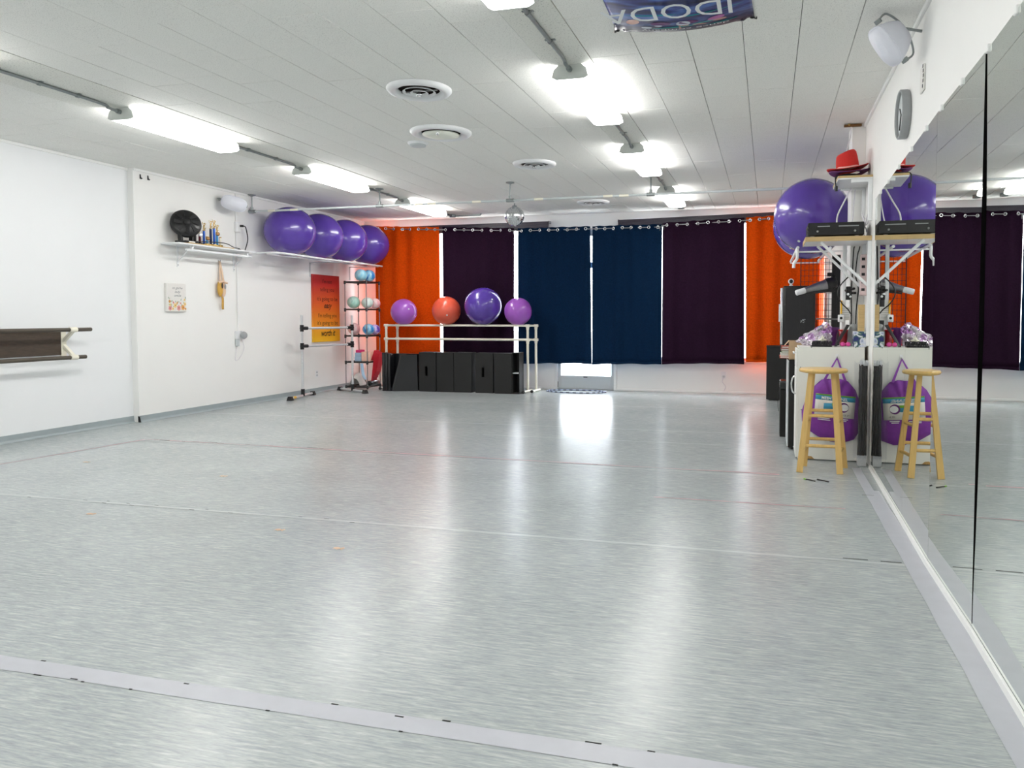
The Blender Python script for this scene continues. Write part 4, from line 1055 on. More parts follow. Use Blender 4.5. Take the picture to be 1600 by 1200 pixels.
def small_ball(px, Y, tier, r, m, label):
    X = at(px, 500, Y=Y).x; z = tz[tier] + .013 + r
    t = thing('small_ball', label, 'ball', (X, Y, z - r), G)
    part('ball', MB().ball((X, Y, z), r, 28, .97, (.3, -.9, .4)), m, t)
    part('valve', MB().lathe(V(X, Y, z) + V(.3, -.9, .4).normalized() * (r - .002), (.3, -.9, .4), [(.008, 0), (.008, .004), (0, .005)], 10), 'lightgrey', t)
cx = (Y0 + Y1) / 2
small_ball(565.0, 11.19, 0, .104, 'skym', 'pale blue ball on top of the rack, in front of the swirly one')
small_ball(577.5, 11.40, 0, .104, 'bluem', 'white and bright blue swirled ball on top of the corner rack')
small_ball(553.0, 11.21, 1, .108, 'mint', 'mint green marbled ball on the second tier of the rack')
small_ball(574.2, 11.205, 1, .098, 'paleg', 'whitish green ball on second rack tier beside the mint one')
small_ball(586.0, 11.40, 1, .092, 'pinkm', 'pink ball mostly hidden behind the whitish green ball')
small_ball(553.0, 11.21, 2, .104, 'pinkm', 'pale pink marbled ball on the third tier behind the barre stand')
small_ball(575.5, 11.205, 2, .098, 'bluem', 'blue and white marbled ball in the middle of third rack tier')
small_ball(585.5, 11.39, 2, .090, 'violm', 'violet marbled ball at the back of the third rack tier')
def block(px0, px1, Y, dep, z0, h, m, label, name='yoga_block', cat='foam block'):
    a, b = at(px0, 500, Y=Y).x, at(px1, 500, Y=Y).x
    return single(name, MB().box((a, Y, z0), (b, Y + dep, z0 + h), .006, 2), m, label, cat)
z4 = tz[3] + .0135
block(553, 563, 11.13, .14, z4, .075, 'pblue', 'lower pale blue foam block on the fourth rack tier')
block(553.5, 562.5, 11.13, .14, z4 + .076, .068, 'pblue', 'upper pale blue foam block on the fourth rack tier')
block(555, 563, 11.14, .13, z4 + .145, .045, 'magenta', 'magenta foam block lying on the pale blue blocks')
block(563.8, 577, 11.12, .16, z4, .16, 'peach', 'big peach foam block on the fourth tier of the rack')
xs0 = at(579, 500, Y=11.2).x
t = thing('resistance_straps', 'bundle of red straps draped over the fourth rack tier', 'straps', (xs0, 11.3, z4 - .42))
for k in range(4):
    x0 = xs0 + .02 + .018 * k
    part('strap', MB().grid(lambda u, v, x0=x0, k=k: (x0 + .06 * math.sin(PI * v) + .012 * u, 11.16 + .16 * u + .012 * k, z4 + .02 + (.17 - .02 * k) * math.sin(PI * v * .9) - (.40 - .05 * k) * max(0, v - .55) / .45), 4, 18, True, (.003, 0, 0)), 'strapr', t)
zb5 = tz[4] + .0135
t = single('grey_sack', MB().grid(lambda u, v: (xa + .03 + .20 * u + .015 * math.sin(6 * v), 11.12 + .3 * v, zb5 + .006 + .20 * (math.sin(PI * u) ** .6) * (math.sin(PI * min(1, v + .12)) ** .5) + .012 * math.sin(20 * u) * math.sin(9 * v) * math.sin(PI * u)), 20, 12, True, (0, 0, -.004)), 'greyb', 'pale grey cloth sack slumped on the lowest tier of the rack', 'sack')
xk = at(580, 500, Y=11.3).x
single('black_pouch', MB().box((xk - .02, 11.13, zb5), (xk + .08, 11.44, zb5 + .085), .03, 3), 'vinyl', 'black pouch on the lowest rack tier beside the sack', 'pouch')
single('blue_grey_strap', MB().grid(lambda u, v: (xk - .07 + .05 * u + .07 * v * v, 11.045 + .01 * u + .008 * math.sin(6 * v), z4 - .03 - .27 * v), 3, 12, True, (0, .004, 0)), 'pblue', 'pale blue strap hanging in front of the lowest rack tier', 'strap')

# ================================================================== CREAM DOUBLE BARRES WITH BALLS
RT, RM = 1.093, .862
def cream_barre(label, Y, px0, px1):
    x0, x1 = at(px0, 520, Y=Y).x, at(px1, 520, Y=Y).x
    t = thing('cream_barre', label, 'ballet barre', ((x0 + x1) / 2, Y, 0), 'cream double barres')
    for z in (RT, RM): part('rail', MB().tube([V(x0 - .03, Y, z), V(x1 + .03, Y, z)], .0175, 12), 'ivory', t)
    for xx in (x0, x1):
        p = part('post', MB().tube([V(xx, Y, .04), V(xx, Y, RT - .001)], .0205, 12), 'ivory', t)
        for z in (RT, RM): part('tee_fitting', MB().tube([V(xx - .035, Y, z), V(xx + .035, Y, z)], .0245, 12).tube([V(xx, Y, z - .06), V(xx, Y, z)], .025, 12), 'ivory', p)
        fb_ = part('foot_bar', MB().tube([V(xx, Y - .22, .028), V(xx + .03, Y + .12, .028)], .019, 12), 'ivory', t)
        part('foot_cap', MB().tube([V(xx, Y - .242, .028), V(xx, Y - .21, .028)], .024, 12), 'black', fb_)
    return t
YA, YBk = 11.47, 11.61
cream_barre('cream pipe barre standing at front, right post beside the open black cubby', YA, 603.5, 824.5)
cream_barre('cream pipe barre standing behind the other one, nearest the curtains', YBk, 621, 837.5)
YM = (YA + YBk) / 2
def on_rails(px, r, m, label, axis):
    X = at(px, 485, Y=YM).x
    exercise_ball((X, YM, RT + .0178 + math.sqrt((r + .0) ** 2 - .07 ** 2) + .0015), r, m, label, 'exercise balls resting on the cream barres', axis, 1.0)
on_rails(631, .222, 'violet', 'bright violet exercise ball alone at left end of cream barres', (.7, -.6, .2))
on_rails(697.5, .240, 'coral', 'orange red exercise ball between violet and big purple ball on cream barres', (.4, -.8, -.3))
on_rails(755, .312, 'purple', 'biggest ball on the cream barres, deep purple', (.75, -.6, .35))
on_rails(809.5, .226, 'violet', 'bright violet exercise ball touching the big purple one on cream barres', (.6, .7, .2))

# ================================================================== BLACK BOXES AND MATS
YX = 11.2
zt = at(700, 551, Y=YX).z
def plyo(px0, px1, label, slot=False, dy=0.0, dz=0.0):
    Y = YX + dy
    a, b = at(px0, 580, Y=Y).x, at(px1, 580, Y=Y).x
    t = thing('black_box', label, 'storage box', ((a + b) / 2, Y + .12, 0), 'black boxes in the row')
    m = MB()
    cxm, zm = (a + b) / 2 - .02, zt * .52
    if slot:
        hw, hh = .022, .078
        m.box((a + .002, Y, 0), (cxm - hw, Y + .018, zt + dz)).box((cxm + hw, Y, 0), (b - .002, Y + .018, zt + dz)).box((cxm - hw, Y, 0), (cxm + hw, Y + .018, zm - hh)).box((cxm - hw, Y, zm + hh), (cxm + hw, Y + .018, zt + dz))
    else: m.box((a + .002, Y, 0), (b - .002, Y + .018, zt + dz), .003)
    part('front_panel', m, 'boxb', t)
    part('side_panel', MB().box((a + .002, Y + .018, 0), (a + .02, Y + .215, zt + dz)), 'boxb', t)
    part('side_panel', MB().box((b - .02, Y + .018, 0), (b - .002, Y + .215, zt + dz)), 'boxb', t)
    part('top_panel', MB().box((a + .02, Y + .018, zt + dz - .018), (b - .02, Y + .215, zt + dz)), 'boxb', t)
    part('back_panel', MB().box((a + .02, Y + .197, .0), (b - .02, Y + .215, zt + dz - .018)), 'boxb', t)
    return t
plyo(654.5, 681, 'black plywood box with hand slot beside the folded black mat', True)
plyo(682, 708.5, 'plain black box right of the slotted box near the mats')
plyo(709, 736.5, 'plain black box in the middle of the row, below the purple ball', dz=.004)
plyo(742.5, 770.5, 'black plywood box with hand slot in the middle of the row', True)
plyo(772, 799.5, 'plain black box with a scuff, next to the open cubby', dy=-.015)
a, b = at(800.2, 580, Y=YX).x, at(811.5, 580, Y=YX).x
t = thing('open_cubby', 'black open fronted cubby with one shelf at the row end', 'cubby', ((a + b) / 2, YX + .1, 0))
part('side_panel', MB().box((a, YX, 0), (a + .010, YX + .215, zt)), 'boxb', t)
part('side_panel', MB().box((b - .008, YX, 0), (b, YX + .215, zt)), 'boxb', t)
part('back_panel', MB().box((a + .010, YX + .197, 0), (b - .008, YX + .215, zt)), 'boxb', t)
part('shelf', MB().box((a + .010, YX + .002, zt * .50), (b - .008, YX + .197, zt * .50 + .016)), 'lightgrey', t)
part('top_panel', MB().box((a - .0, YX, zt), (b, YX + .215, zt + .014)), 'boxb', t)
part('bottom_panel', MB().box((a + .010, YX, 0), (b - .008, YX + .197, .016)), 'boxb', t)
# long pale board lying on the boxes
a, b = at(612, 550, Y=YX).x, at(818, 550, Y=YX).x
# folded mats
def panel(p, q, th, z1, name, parent, m='vinyl', lean=V(0, 0, 0)):
    p, q = Vector(p), Vector(q); d = (q - p).normalized(); n = V(d.y, -d.x, 0) * -1
    vs = []
    for z, l in ((0.0, V(0, 0, 0)), (z1, lean)):
        vs += [p + V(0, 0, z) + l, q + V(0, 0, z) + l, q + n * th + V(0, 0, z) + l, p + n * th + V(0, 0, z) + l]
    bm = MB().hexa(vs)
    return part(name, bm, m, parent)
ma = at(596.5, 611, Z=0); mb_ = at(612, 611, Z=0)
my = 11.07; hz = at(605, 551, Y=my).z
mx0, mx1 = at(597, 600, Y=my).x, at(613, 600, Y=my).x
t = thing('folded_mat', 'black folded gym mat standing on edge beside the corner rack', 'gym mat', ((mx0 + mx1) / 2, my + .15, 0))
for k in range(3):
    xx = mx0 + .05 * k
    part('mat_panel', MB().box((xx, my + .004 * k, 0), (xx + .047, my + .15, hz - .008 * k), .010, 2), 'vinyl', t)
part('hinge_cover', MB().box((mx0 - .006, my + .03, .01), (mx0 + .0, my + .15, hz - .02), .002), 'blackg', t)
lx0, lx1 = mx0 + .09, at(652, 600, Y=my + .12).x; _ = at(614.5, 600, Y=my + .25).x, at(649, 600, Y=my + .12).x
t = thing('leaning_mat', 'shiny black gym mat leaning open in front of the slotted box', 'gym mat', ((lx0 + lx1) / 2, my + .2, 0))
part('mat_panel', MB().hexa([V(lx0 + .0, my + .20, 0), V(lx1 - .02, my + .20, 0), V(lx1 - .02, my + .235, 0), V(lx0, my + .235, 0), V(lx0, my + .165, hz - .02), V(lx1, my + .165, hz - .02), V(lx1, my + .2, hz - .02), V(lx0, my + .2, hz - .02)]), 'vinyl', t)
part('mat_panel', MB().hexa([V(lx0 + .06, my + .03, 0), V(lx0 + .10, my + .02, 0), V(lx1 + .0, my + .14, 0), V(lx1 - .03, my + .165, 0),
     V(lx0 + .22, my + .05, hz - .045), V(lx0 + .25, my + .04, hz - .045), V(lx1 + .0, my + .12, hz - .03), V(lx1 - .03, my + .145, hz - .03)]), 'vinyl', t)

# hoop lying by the door
hc = V((at(856, 610, Z=0).x + at(955, 612, Z=0).x) / 2, 11.70, .016)
t = thing('floor_hoop', 'large dark blue and white striped exercise hoop lying on the floor at the door', 'hoop', (hc.x, hc.y, 0))
hoopb = mat('dark_blue_plastic', S(44, 54, 82), .4)
hoopl = mat('pale_blue_grey_plastic', S(128, 140, 168), .4)
n = 56; Rh = .50
for k in range(n):
    a0, a1 = 2 * PI * k / n, 2 * PI * (k + (.78 if k % 2 == 0 else 1)) / n
    a1 = 2 * PI * (k + 1) / n
    part('hoop_segment', MB().tube([hc + V(Rh * math.cos(a0 + (a1 - a0) * j / 3), Rh * .42 * math.sin(a0 + (a1 - a0) * j / 3), 0) for j in range(4)], .011, 8), hoopb if k % 2 == 0 else hoopl, t)

# ================================================================== WALL MIRROR PANELS (right wall)
MX = {6.42: .8285, 5.55: .8141, 4.80: .8018, 3.97: .7881, 3.16: .7915, 2.2: .777, 1.2: .768}
def mtop(y): return 2.195 + (6.4 - y) * .0192
def mirror_panel(y0, y1, label, joint=None):
    t = thing('wall_mirror', label, 'mirror', ((MX[y0] + MX[y1]) / 2, (y0 + y1) / 2, .03), 'frameless mirror panels along the right wall')
    X = lambda y: MX[y0] + (MX[y1] - MX[y0]) * (y - y0) / (y1 - y0)
    g = .0008
    m = MB().hexa([V(X(y0), y0 + g, .03), V(X(y1), y1 - g, .03), V(.8295, y1 - g, .03), V(.8295, y0 + g, .03), V(X(y0), y0 + g, mtop(y0)), V(X(y1), y1 - g, mtop(y1)), V(.8295, y1 - g, mtop(y1)), V(.8295, y0 + g, mtop(y0))])
    part('glass', m, 'mirror', t)
    if joint:
        xj = X(y1) - .0006
        part('dark_joint', MB().plate([V(xj, y1 - .004, .04), V(xj, y1 - .001, .04), V(xj, y1 - .001, mtop(y1) - .004), V(xj - .0002, y1 - .014, mtop(y1) - .004), V(xj - .0006, y1 - .058, 1.7), V(xj - .0006, y1 - .066, 1.2), V(xj - .0003, y1 - .022, .42), V(xj, y1 - .006, .2)], (-1, 0, 0), .001), 'dead', t)
    return t, X
P_ = []
P_.append(mirror_panel(5.55, 6.42, 'frameless mirror panel at far end of the wall, beside the fringe bundle'))
P_.append(mirror_panel(4.80, 5.55, 'frameless mirror panel showing the middle of the reflected stool, second from fringe bundle'))
P_.append(mirror_panel(3.97, 4.80, 'frameless mirror panel showing reflected orange curtain and stool, third from fringe bundle'))
P_.append(mirror_panel(3.16, 3.97, 'frameless mirror panel between the fine seam and the wide dark joint'))
P_.append(mirror_panel(2.2, 3.16, 'frameless mirror panel on the viewer side of wide dark joint', True))
P_.append(mirror_panel(1.2, 2.2, 'frameless mirror panel beside the viewer, outside the photo'))
for yy, k in ((4.72, 2), (4.26, 2), (3.89, 3), (3.51, 3), (3.125, 4), (2.78, 4), (5.2, 1), (5.7, 0), (6.1, 0)):
    t, X = P_[k]; z = mtop(yy)
    part('clip', MB().box((X(yy) - .008, yy - .014, z - .018), (.829, yy + .014, z + .012), .003), 'trimw', t)

# ================================================================== CLOCK, PLAQUE
c = V(XR, 5.05, 2.51)
t = thing('wall_clock', 'round grey wall clock seen nearly edge on above the mirrors', 'clock', (XR, c.y, c.z - .15))
part('case', MB().lathe(c, (-1, 0, 0), [(.145, .001), (.15, .01), (.15, .05), (.142, .055), (.136, .05), (.136, .035)], 40, cap=False), 'grey', t)
part('face', MB().lathe(c, (-1, 0, 0), [(.137, .034), (0, .035)], 40), 'lightgrey', t)
for a, l in ((.8, .07), (2.6, .1)): part('hand', MB().bar(c + V(-.037, 0, 0), c + V(-.037, l * math.sin(a), l * math.cos(a)), .008, .002, (1, 0, 0)), 'black', t)
s0, s1 = at(1441, 103, X=XR - .01), at(1438, 147, X=XR - .01)
t = thing('wall_plaque', 'small white plaque with dark marks between the clock and loudspeaker', 'plaque', (XR, s0.y, s1.z))
hz_ = s0.z - s1.z
part('plate', MB().box((XR - .012, s0.y - .05, s1.z), (XR - .0005, s0.y + .05, s0.z), .004), 'label', t)
for k in range(5):
    z = s1.z + hz_ * (.10 + .19 * k); yy = s0.y - .028 - .018 * math.sin(PI * (k + .5) / 5)
    part('printed_mark', MB().box((XR - .0135, yy - .008, z), (XR - .0122, yy + .008, z + hz_ * .13)), 'black', t)

# ================================================================== SHELVES AT THE PIER
H1, H2 = 2.405, 1.885
t = thing('hat_shelf', 'small plywood shelf with white underside holding the hats at the pier', 'shelf', (.69, 6.86, H1 - .02))
part('board', MB().box((.555, 6.60, H1), (XR - .001, 7.10, H1 + .018), .001), 'ply', t)
part('underside', MB().box((.557, 6.602, H1 - .012), (XR - .001, 7.10, H1 - .0002)), 'white', t)
part('bracket', MB().box((.66, 6.605, H1 - .04), (XR - .001, 6.635, H1 - .0125), .004).box((XR - .035, 6.605, H1 - .36), (XR - .001, 6.635, H1 - .03), .004), 'white', t)
part('bracket', MB().box((.62, 7.07, H1 - .03), (XR - .001, 7.095, H1 - .0125), .003).box((XR - .03, 7.07, H1 - .28), (XR - .001, 7.095, H1 - .03), .003), 'white', t)
t = thing('amplifier_shelf', 'wooden edged shelf on white diagonal brackets carrying the black amplifier', 'shelf', (.57, 6.86, H2))
part('board', MB().box((.305, 6.60, H2), (XR - .001, 7.10, H2 + .020), .001), 'white', t)
part('edge_band', MB().box((.303, 6.597, H2 - .003), (XR - .001, 6.601, H2 + .036)).box((.300, 6.597, H2 - .003), (.3045, 7.10, H2 + .036)), 'ply', t)
part('top_lining', MB().box((.305, 6.6015, H2 + .0202), (XR - .001, 7.10, H2 + .034)), 'ply', t)
part('bracket', MB().bar((.43, 6.66, H2 - .008), (XR - .012, 6.66, H2 - .385), .030, .022, (0, 1, 0)).box((XR - .028, 6.645, H2 - .42), (XR - .001, 6.675, H2 - .002), .003), 'white', t)
part('bracket', MB().bar((.42, 6.99, H2 - .008), (XR - .03, 6.99, H2 - .385), .026, .02, (0, 1, 0)).box((XR - .028, 6.975, H2 - .42), (XR - .001, 7.005, H2 - .002), .003), 'white', t)
part('upright', MB().box((.645, 7.05, .99), (.675, 7.085, H2 - .001), .003), 'white', t)
part('upright', MB().box((XR - .03, 6.605, 1.0), (XR - .001, 6.635, H2 - .004), .003), 'white', t)

# black amplifier
A0 = H2 + .0345
t = thing('amplifier', 'black slim amplifier box on the wooden edged shelf', 'amplifier', (.545, 6.8, A0))
part('case', MB().box((.325, 6.65, A0 + .014), (.772, 6.98, A0 + .125), .004), 'black', t)
part('front_panel', MB().box((.323, 6.642, A0 + .016), (.774, 6.6495, A0 + .123), .003), 'blackg', t)
for xx in (.36, .72): 
    for yy in (6.68, 6.94): part('rubber_foot', MB().lathe((xx, yy, A0), (0, 0, 1), [(.016, 0), (.018, .014)], 12), 'lightgrey', t)
for x0, x1 in ((.40, .50), (.57, .73)):
    part('vent_slots', MB().box((x0, 6.640, A0 + .088), (x1, 6.642, A0 + .096)), 'grey', t)
for xx in (.40, .70): part('knob', MB().lathe((xx, 6.642, A0 + .05), (0, -1, 0), [(.009, 0), (.008, .012), (0, .013)], 12), 'grey', t)
part('cooling_ribs', MB().box((.3205, 6.67, A0 + .03), (.3245, 6.96, A0 + .05)).box((.3205, 6.67, A0 + .06), (.3245, 6.96, A0 + .08)).box((.3205, 6.67, A0 + .09), (.3245, 6.96, A0 + .11)), 'boxb', t)

# hats
def hat(name, label, c, tilt, mc, crown, brimr, band=None, crown_m=None):
    c = Vector(c); t = thing(name, label, 'hat', c)
    rot = Matrix.Rotation(tilt[0], 3, 'X') @ Matrix.Rotation(tilt[1], 3, 'Y')
    def P(x, y, z): return c + rot @ V(x, y, z)
    def brim(u, v):
        a = 2 * PI * u; rr = .088 + (brimr - .088) * v
        curl = .022 * (abs(math.cos(a)) ** 2.5) * v ** 1.6 - .012 * (abs(math.sin(a)) ** 2) * v
        return P(rr * math.cos(a), rr * 1.06 * math.sin(a), .008 + curl)
    part('brim', MB().grid(brim, 40, 6, True, rot @ V(0, 0, .004)), mc, t)
    if crown:
        prof = [(.094, .010), (.094, .05), (.090, .10), (.084, .138), (.070, .156), (.04, .150), (.0, .138)]
        m = MB(); n = 32; vs = []
        for r, h in prof:
            for k in range(n):
                a = 2 * PI * k / n; pinch = 1 - .10 * max(0, -math.sin(a)) * (h / .12) ** 2
                dent = -.016 * (h > .115) * abs(math.cos(a))
                vs.append(P(r * math.cos(a) * pinch, r * 1.1 * math.sin(a), h + dent * 0 + .012 * math.cos(a) * (h / .12)))
        m.add(vs, [(i * n + k, i * n + (k + 1) % n, (i + 1) * n + (k + 1) % n, (i + 1) * n + k) for i in range(len(prof) - 1) for k in range(n)], True)
        part('crown', m, crown_m or mc, t)
        if band:
            bm = MB(); vs = []
            for h in (.011, .034):
                for k in range(n):
                    a = 2 * PI * k / n; r = .0945 if h < .02 else .0935
                    vs.append(P(r * math.cos(a), r * 1.1 * math.sin(a), h))
            bm.add(vs, [(k, (k + 1) % n, n + (k + 1) % n, n + k) for k in range(n)], True); part('hat_band', bm, band, t)
    return t
HZ = H1 + .019
t = thing('black_beret', 'flat black cap lying under the red and plum hats', 'cap', (.64, 6.83, HZ))
part('crown', MB().ball((.66, 6.85, HZ + .028), .027, 24, 1, sx=(4.2, 4.0, 1)), 'black', t)
part('peak', MB().grid(lambda u, v: (.58 + .16 * u, 6.74 - .05 * math.sin(PI * u) * v, HZ + .008 + .01 * math.sin(PI * u)), 14, 4, True, (0, 0, .004)), 'black', t)
hat('plum_hat', 'plum purple felt hat squashed under the red hat', (.668, 6.86, HZ + .054), (.0, -.04), 'pfelt', False, .168)
t = hat('red_hat', 'red felt fedora with pale ribbon on top of the hat pile', (.655, 6.85, HZ + .086), (.03, -.11), 'red', True, .172, 'ribbon')
single('shelf_lead', MB().tube(smooth_path([(.60, 6.70, HZ + .008), (.56, 6.66, HZ + .012), (.538, 6.64, HZ - .01), (.54, 6.64, H1 - .05), (.545, 6.645, H1 - .085)]), .006, 6).tube([(.545, 6.645, H1 - .06), (.546, 6.645, H1 - .10)], .013, 8), 'cableb', 'short black cord with plug hanging off the hat shelf edge', 'cord', loc=(.54, 6.645, H1 - .1))

# cables
single('white_cable', MB().tube(smooth_path([(.70, 7.02, H1 - .02), (.64, 6.98, 2.26), (.585, 6.93, 2.14), (.575, 6.90, A0 + .128)]), .007, 6), 'cablew', 'white cable running from hat shelf bracket down to the amplifier middle', 'cable')
single('white_cable', MB().tube(smooth_path([(.74, 7.05, H1 - .03), (.725, 7.02, 2.25), (.712, 6.95, 2.12), (.70, 6.90, A0 + .128)]), .006, 6), 'cablew', 'white cable reaching the amplifier near its pier side end', 'cable')
single('white_cable_coil', MB().tube(smooth_path([(.798 + .013 * math.cos(a * .9) , 6.80 + .10 * math.sin(a * .7), A0 + .05 + .04 * math.sin(a * 1.3) + .012 * a) for a in np.linspace(0, 14, 30)], 3), .005, 6), 'cablew', 'loose coil of thin white cable between the amplifier and the wall', 'cable')
for k, (pts, lab) in enumerate((
    ([(.79, 7.08, H2 - .012), (.785, 7.10, 1.84), (.775, 7.105, 1.80), (.76, 7.10, 1.62), (.785, 7.10, 1.50), (.77, 7.10, 1.30), (.765, 7.09, 1.02)], 'black cable wandering down the pier beside the wooden block'),
    ([(.745, 7.09, H2 - .012), (.74, 7.11, 1.83), (.732, 7.108, 1.60), (.726, 7.105, 1.48), (.73, 7.10, 1.25), (.725, 7.09, 1.02)], 'black cable down the outer edge of the pier'),
    ([(.69, 7.03, 1.60), (.62, 7.0, 1.52), (.60, 6.98, 1.44), (.64, 6.98, 1.36), (.70, 7.02, 1.30), (.73, 7.09, 1.24)], 'black cable looped in front of the white shelf upright'))):
    single('black_cable', MB().tube(smooth_path(pts), .0055, 6), 'cableb', lab, 'cable')
z0, z1 = at(1353, 462, Y=6.98).z, at(1353, 397, Y=6.98).z
t = thing('power_strip', 'long pinkish grey power strip fixed upright on the wall under the amplifier shelf', 'power strip', (.80, 6.9, z0))
pst = mat('pinkish_grey_plastic', S(206, 184, 184), .45)
part('body', MB().box((.775, 6.88, z0), (.828, 6.93, z1 - .01), .004), pst, t)
for k in range(5):
    z = z0 + .05 + (z1 - z0 - .1) * k / 4
    part('socket', MB().box((.785, 6.8782, z - .012), (.812, 6.8798, z + .012)), 'black', t)

# ================================================================== RIGHT HAND RAIL WITH PURPLE BALLS
ba, bb = at(1268.5, 338, Y=7.86), at(1267, 357, Y=8.62)
rb = .372
RZ2 = ba.z - math.sqrt(rb * rb - .15 * .15) - .0165
t = thing('ball_rail', 'white pipe rail on the right wall holding two big purple balls', 'wall rail', (.45, 8.2, RZ2))
xl, xr_ = ba.x - .15, ba.x + .15
e = [V(xl - .01, 9.2, RZ2), V(xl, 7.50, RZ2), V(xl, 7.40, RZ2 + .0), V(xl - .005, 7.36, RZ2 - .02), V(xl - .005, 7.36, RZ2 - .10), V(xl - .03, 7.36, RZ2 - .14), V(xl - .035, 7.36, RZ2 - .19)]
part('pipe', MB().tube(smooth_path(e, 5), .0145, 8), 'white', t)
part('pipe', MB().tube([V(xr_, 7.45, RZ2), V(xr_, 9.2, RZ2)], .0145, 8), 'white', t)
for yy in (7.55, 9.1):
    part('bracket', MB().bar((xl - .02, yy, RZ2 - .024), (XR - .001, yy, RZ2 - .024), .016, .014, (0, 1, 0)).box((XR - .008, yy - .015, RZ2 - .25), (XR - .001, yy + .015, RZ2 - .01)), 'white', t)
exercise_ball((ba.x, 7.86, ba.z), rb, 'purple', 'big purple exercise ball behind the amplifier, the one in front', 'purple exercise balls on the right hand rail', (-.35, -.6, -.72), 1.0)
exercise_ball((ba.x, 8.62, ba.z), rb, 'purple', 'big purple exercise ball mostly hidden behind the front one on the right hand rail', 'purple exercise balls on the right hand rail', (-.5, -.5, -.7), 1.0)

# ================================================================== WHITE CABINET AND WHAT IS ON IT
cabx0, cabx1, caby0, caby1, cabz = .250, .800, 6.69, 7.10, .985
t = thing('white_cabinet', 'white cabinet with chipped bottom edge between the stool and mirror', 'cabinet', ((cabx0 + cabx1) / 2, (caby0 + caby1) / 2, 0))
cabm = mat('white_melamine', S(232, 233, 228), .42, var=.015, scale=4)
part('side_panel', MB().box((cabx0 + .012, caby0, .008), (cabx1, caby0 + .018, cabz - .018), .001), cabm, t)
part('side_panel', MB().box((cabx0 + .012, caby1 - .018, .008), (cabx1, caby1, cabz - .018), .001), cabm, t)
part('top_panel', MB().box((cabx0 + .012, caby0, cabz - .0175), (cabx1, caby1, cabz), .001), cabm, t)
part('back_panel', MB().box((cabx1 - .010, caby0 + .0185, .008), (cabx1, caby1 - .0185, cabz - .018)), 'chip', t)
d1 = part('drawer', MB().box((cabx0 - .006, caby0 + .002, .80), (cabx0 + .0115, caby1 - .002, cabz - .022), .002), cabm, t)
part('knob', MB().lathe((cabx0 - .0062, 6.78, .93), (-1, 0, 0), [(.006, 0), (.006, .012), (.014, .018), (.012, .028), (0, .03)], 14), 'chrome', d1)
d2 = part('door', MB().box((cabx0 - .006, caby0 + .002, .02), (cabx0 + .0115, caby1 - .002, .796), .002), cabm, t)
part('handle', MB().tube(smooth_path([(cabx0 - .006, 6.73, .73), (cabx0 - .035, 6.73, .71), (cabx0 - .045, 6.73, .65), (cabx0 - .035, 6.73, .59), (cabx0 - .006, 6.73, .57)]), .007, 8), 'chrome', d2)
for px, py in ((1268, 543), (1337, 543), (1251, 574), (1252, 640)):
    p = at(px, py, Y=caby0); part('screw_cap', MB().lathe((p.x, caby0 + .0005, p.z), (0, -1, 0), [(.006, 0), (.006, .0012), (0, .0014)], 10), 'grey', t)
chp = [(1246, 724), (1246, 716), (1250, 717), (1254, 714), (1258, 715.5), (1262, 712), (1268, 713), (1272, 717), (1275, 721), (1281, 724.5)]
part('exposed_chipboard', MB().plate([V(at(a, b, Y=caby0).x, caby0 - .0004, max(.009, at(a, b, Y=caby0).z)) for a, b in chp], (0, -1, 0), .0012), 'chip', t)
chp = [(1330, 724), (1333, 721), (1338, 722), (1342, 720.5), (1346, 724)]
part('exposed_chipboard', MB().plate([V(at(a, b, Y=caby0).x, caby0 - .0004, max(.009, at(a, b, Y=caby0).z)) for a, b in chp], (0, -1, 0), .0012), 'chip', t)
CT = cabz + .001
# tissue carton with block on it
x0, x1 = at(1334, 530, Y=6.72).x, .818
ct_z = at(1340, 518, Y=6.72).z
single('tissue_carton', MB().box((x0, 6.72, CT), (x1, 6.84, ct_z), .002), 'tissue', 'dark blue floral tissue carton on the cabinet by the mirror', 'tissue box')
x0, x1 = at(1341, 500, Y=6.75).x, at(1351, 500, Y=6.75).x
single('wooden_block', MB().box((x0, 6.75, ct_z + .001), (x1, 6.80, at(1345, 476, Y=6.75).z), .002), 'ply', 'upright plain wooden block standing on the floral carton', 'wood block')
# grey cone
x0 = at(1333.5, 530, Y=6.92).x
t = thing('grey_desk_lamp', 'grey cone shaped lamp head standing on the cabinet behind the carton', 'lamp', (x0, 6.92, CT))
part('cone', MB().lathe((x0, 6.92, CT), (0, 0, 1), [(.045, 0), (.05, .06), (.048, .12), (.03, .19), (.0, .2)], 20), 'grey', t)
part('rim', MB().lathe((x0 + .045, 6.90, CT + .12), (.9, -.3, .3), [(.05, 0), (.058, .02), (.054, .024)], 20), 'grey', t)
# tray with black hair clips
t = thing('black_tray', 'low black tray of hair clips at the front of white cabinet', 'tray', (.42, 6.75, CT))
x0, x1 = at(1266, 538, Y=6.72).x, at(1300, 538, Y=6.72).x
part('tray', MB().box((x0, 6.70, CT), (x1, 6.80, CT + .012), .005), 'blackg', t)
rnd = random.Random(5)
for k in range(14):
    xx = x0 + .012 + (x1 - x0 - .024) * k / 13; part('hair_clip', MB().tube(smooth_path([(xx, 6.705, CT + .012), (xx + .008, 6.72, CT + .04 + rnd.uniform(-.008, .008)), (xx + .016, 6.76, CT + .045), (xx + .01, 6.79, CT + .015)], 3), .0045, 5), 'black', t)
t = thing('shell_clip', 'cream coloured shell hair clip lying by the foil wrap', 'hair clip', (.46, 6.83, CT))
p = at(1285, 526, Y=6.78)
part('shell', MB().grid(lambda u, v: (p.x + (.028 + .01 * math.sin(7 * PI * u)) * v * math.cos(PI * u), 6.78 - .015 * math.sin(PI * v), CT + .046 + (.046 + .008 * math.sin(9 * PI * u)) * v * math.sin(PI * u)), 24, 5, False, (0, .004, 0)), 'ivory', t)
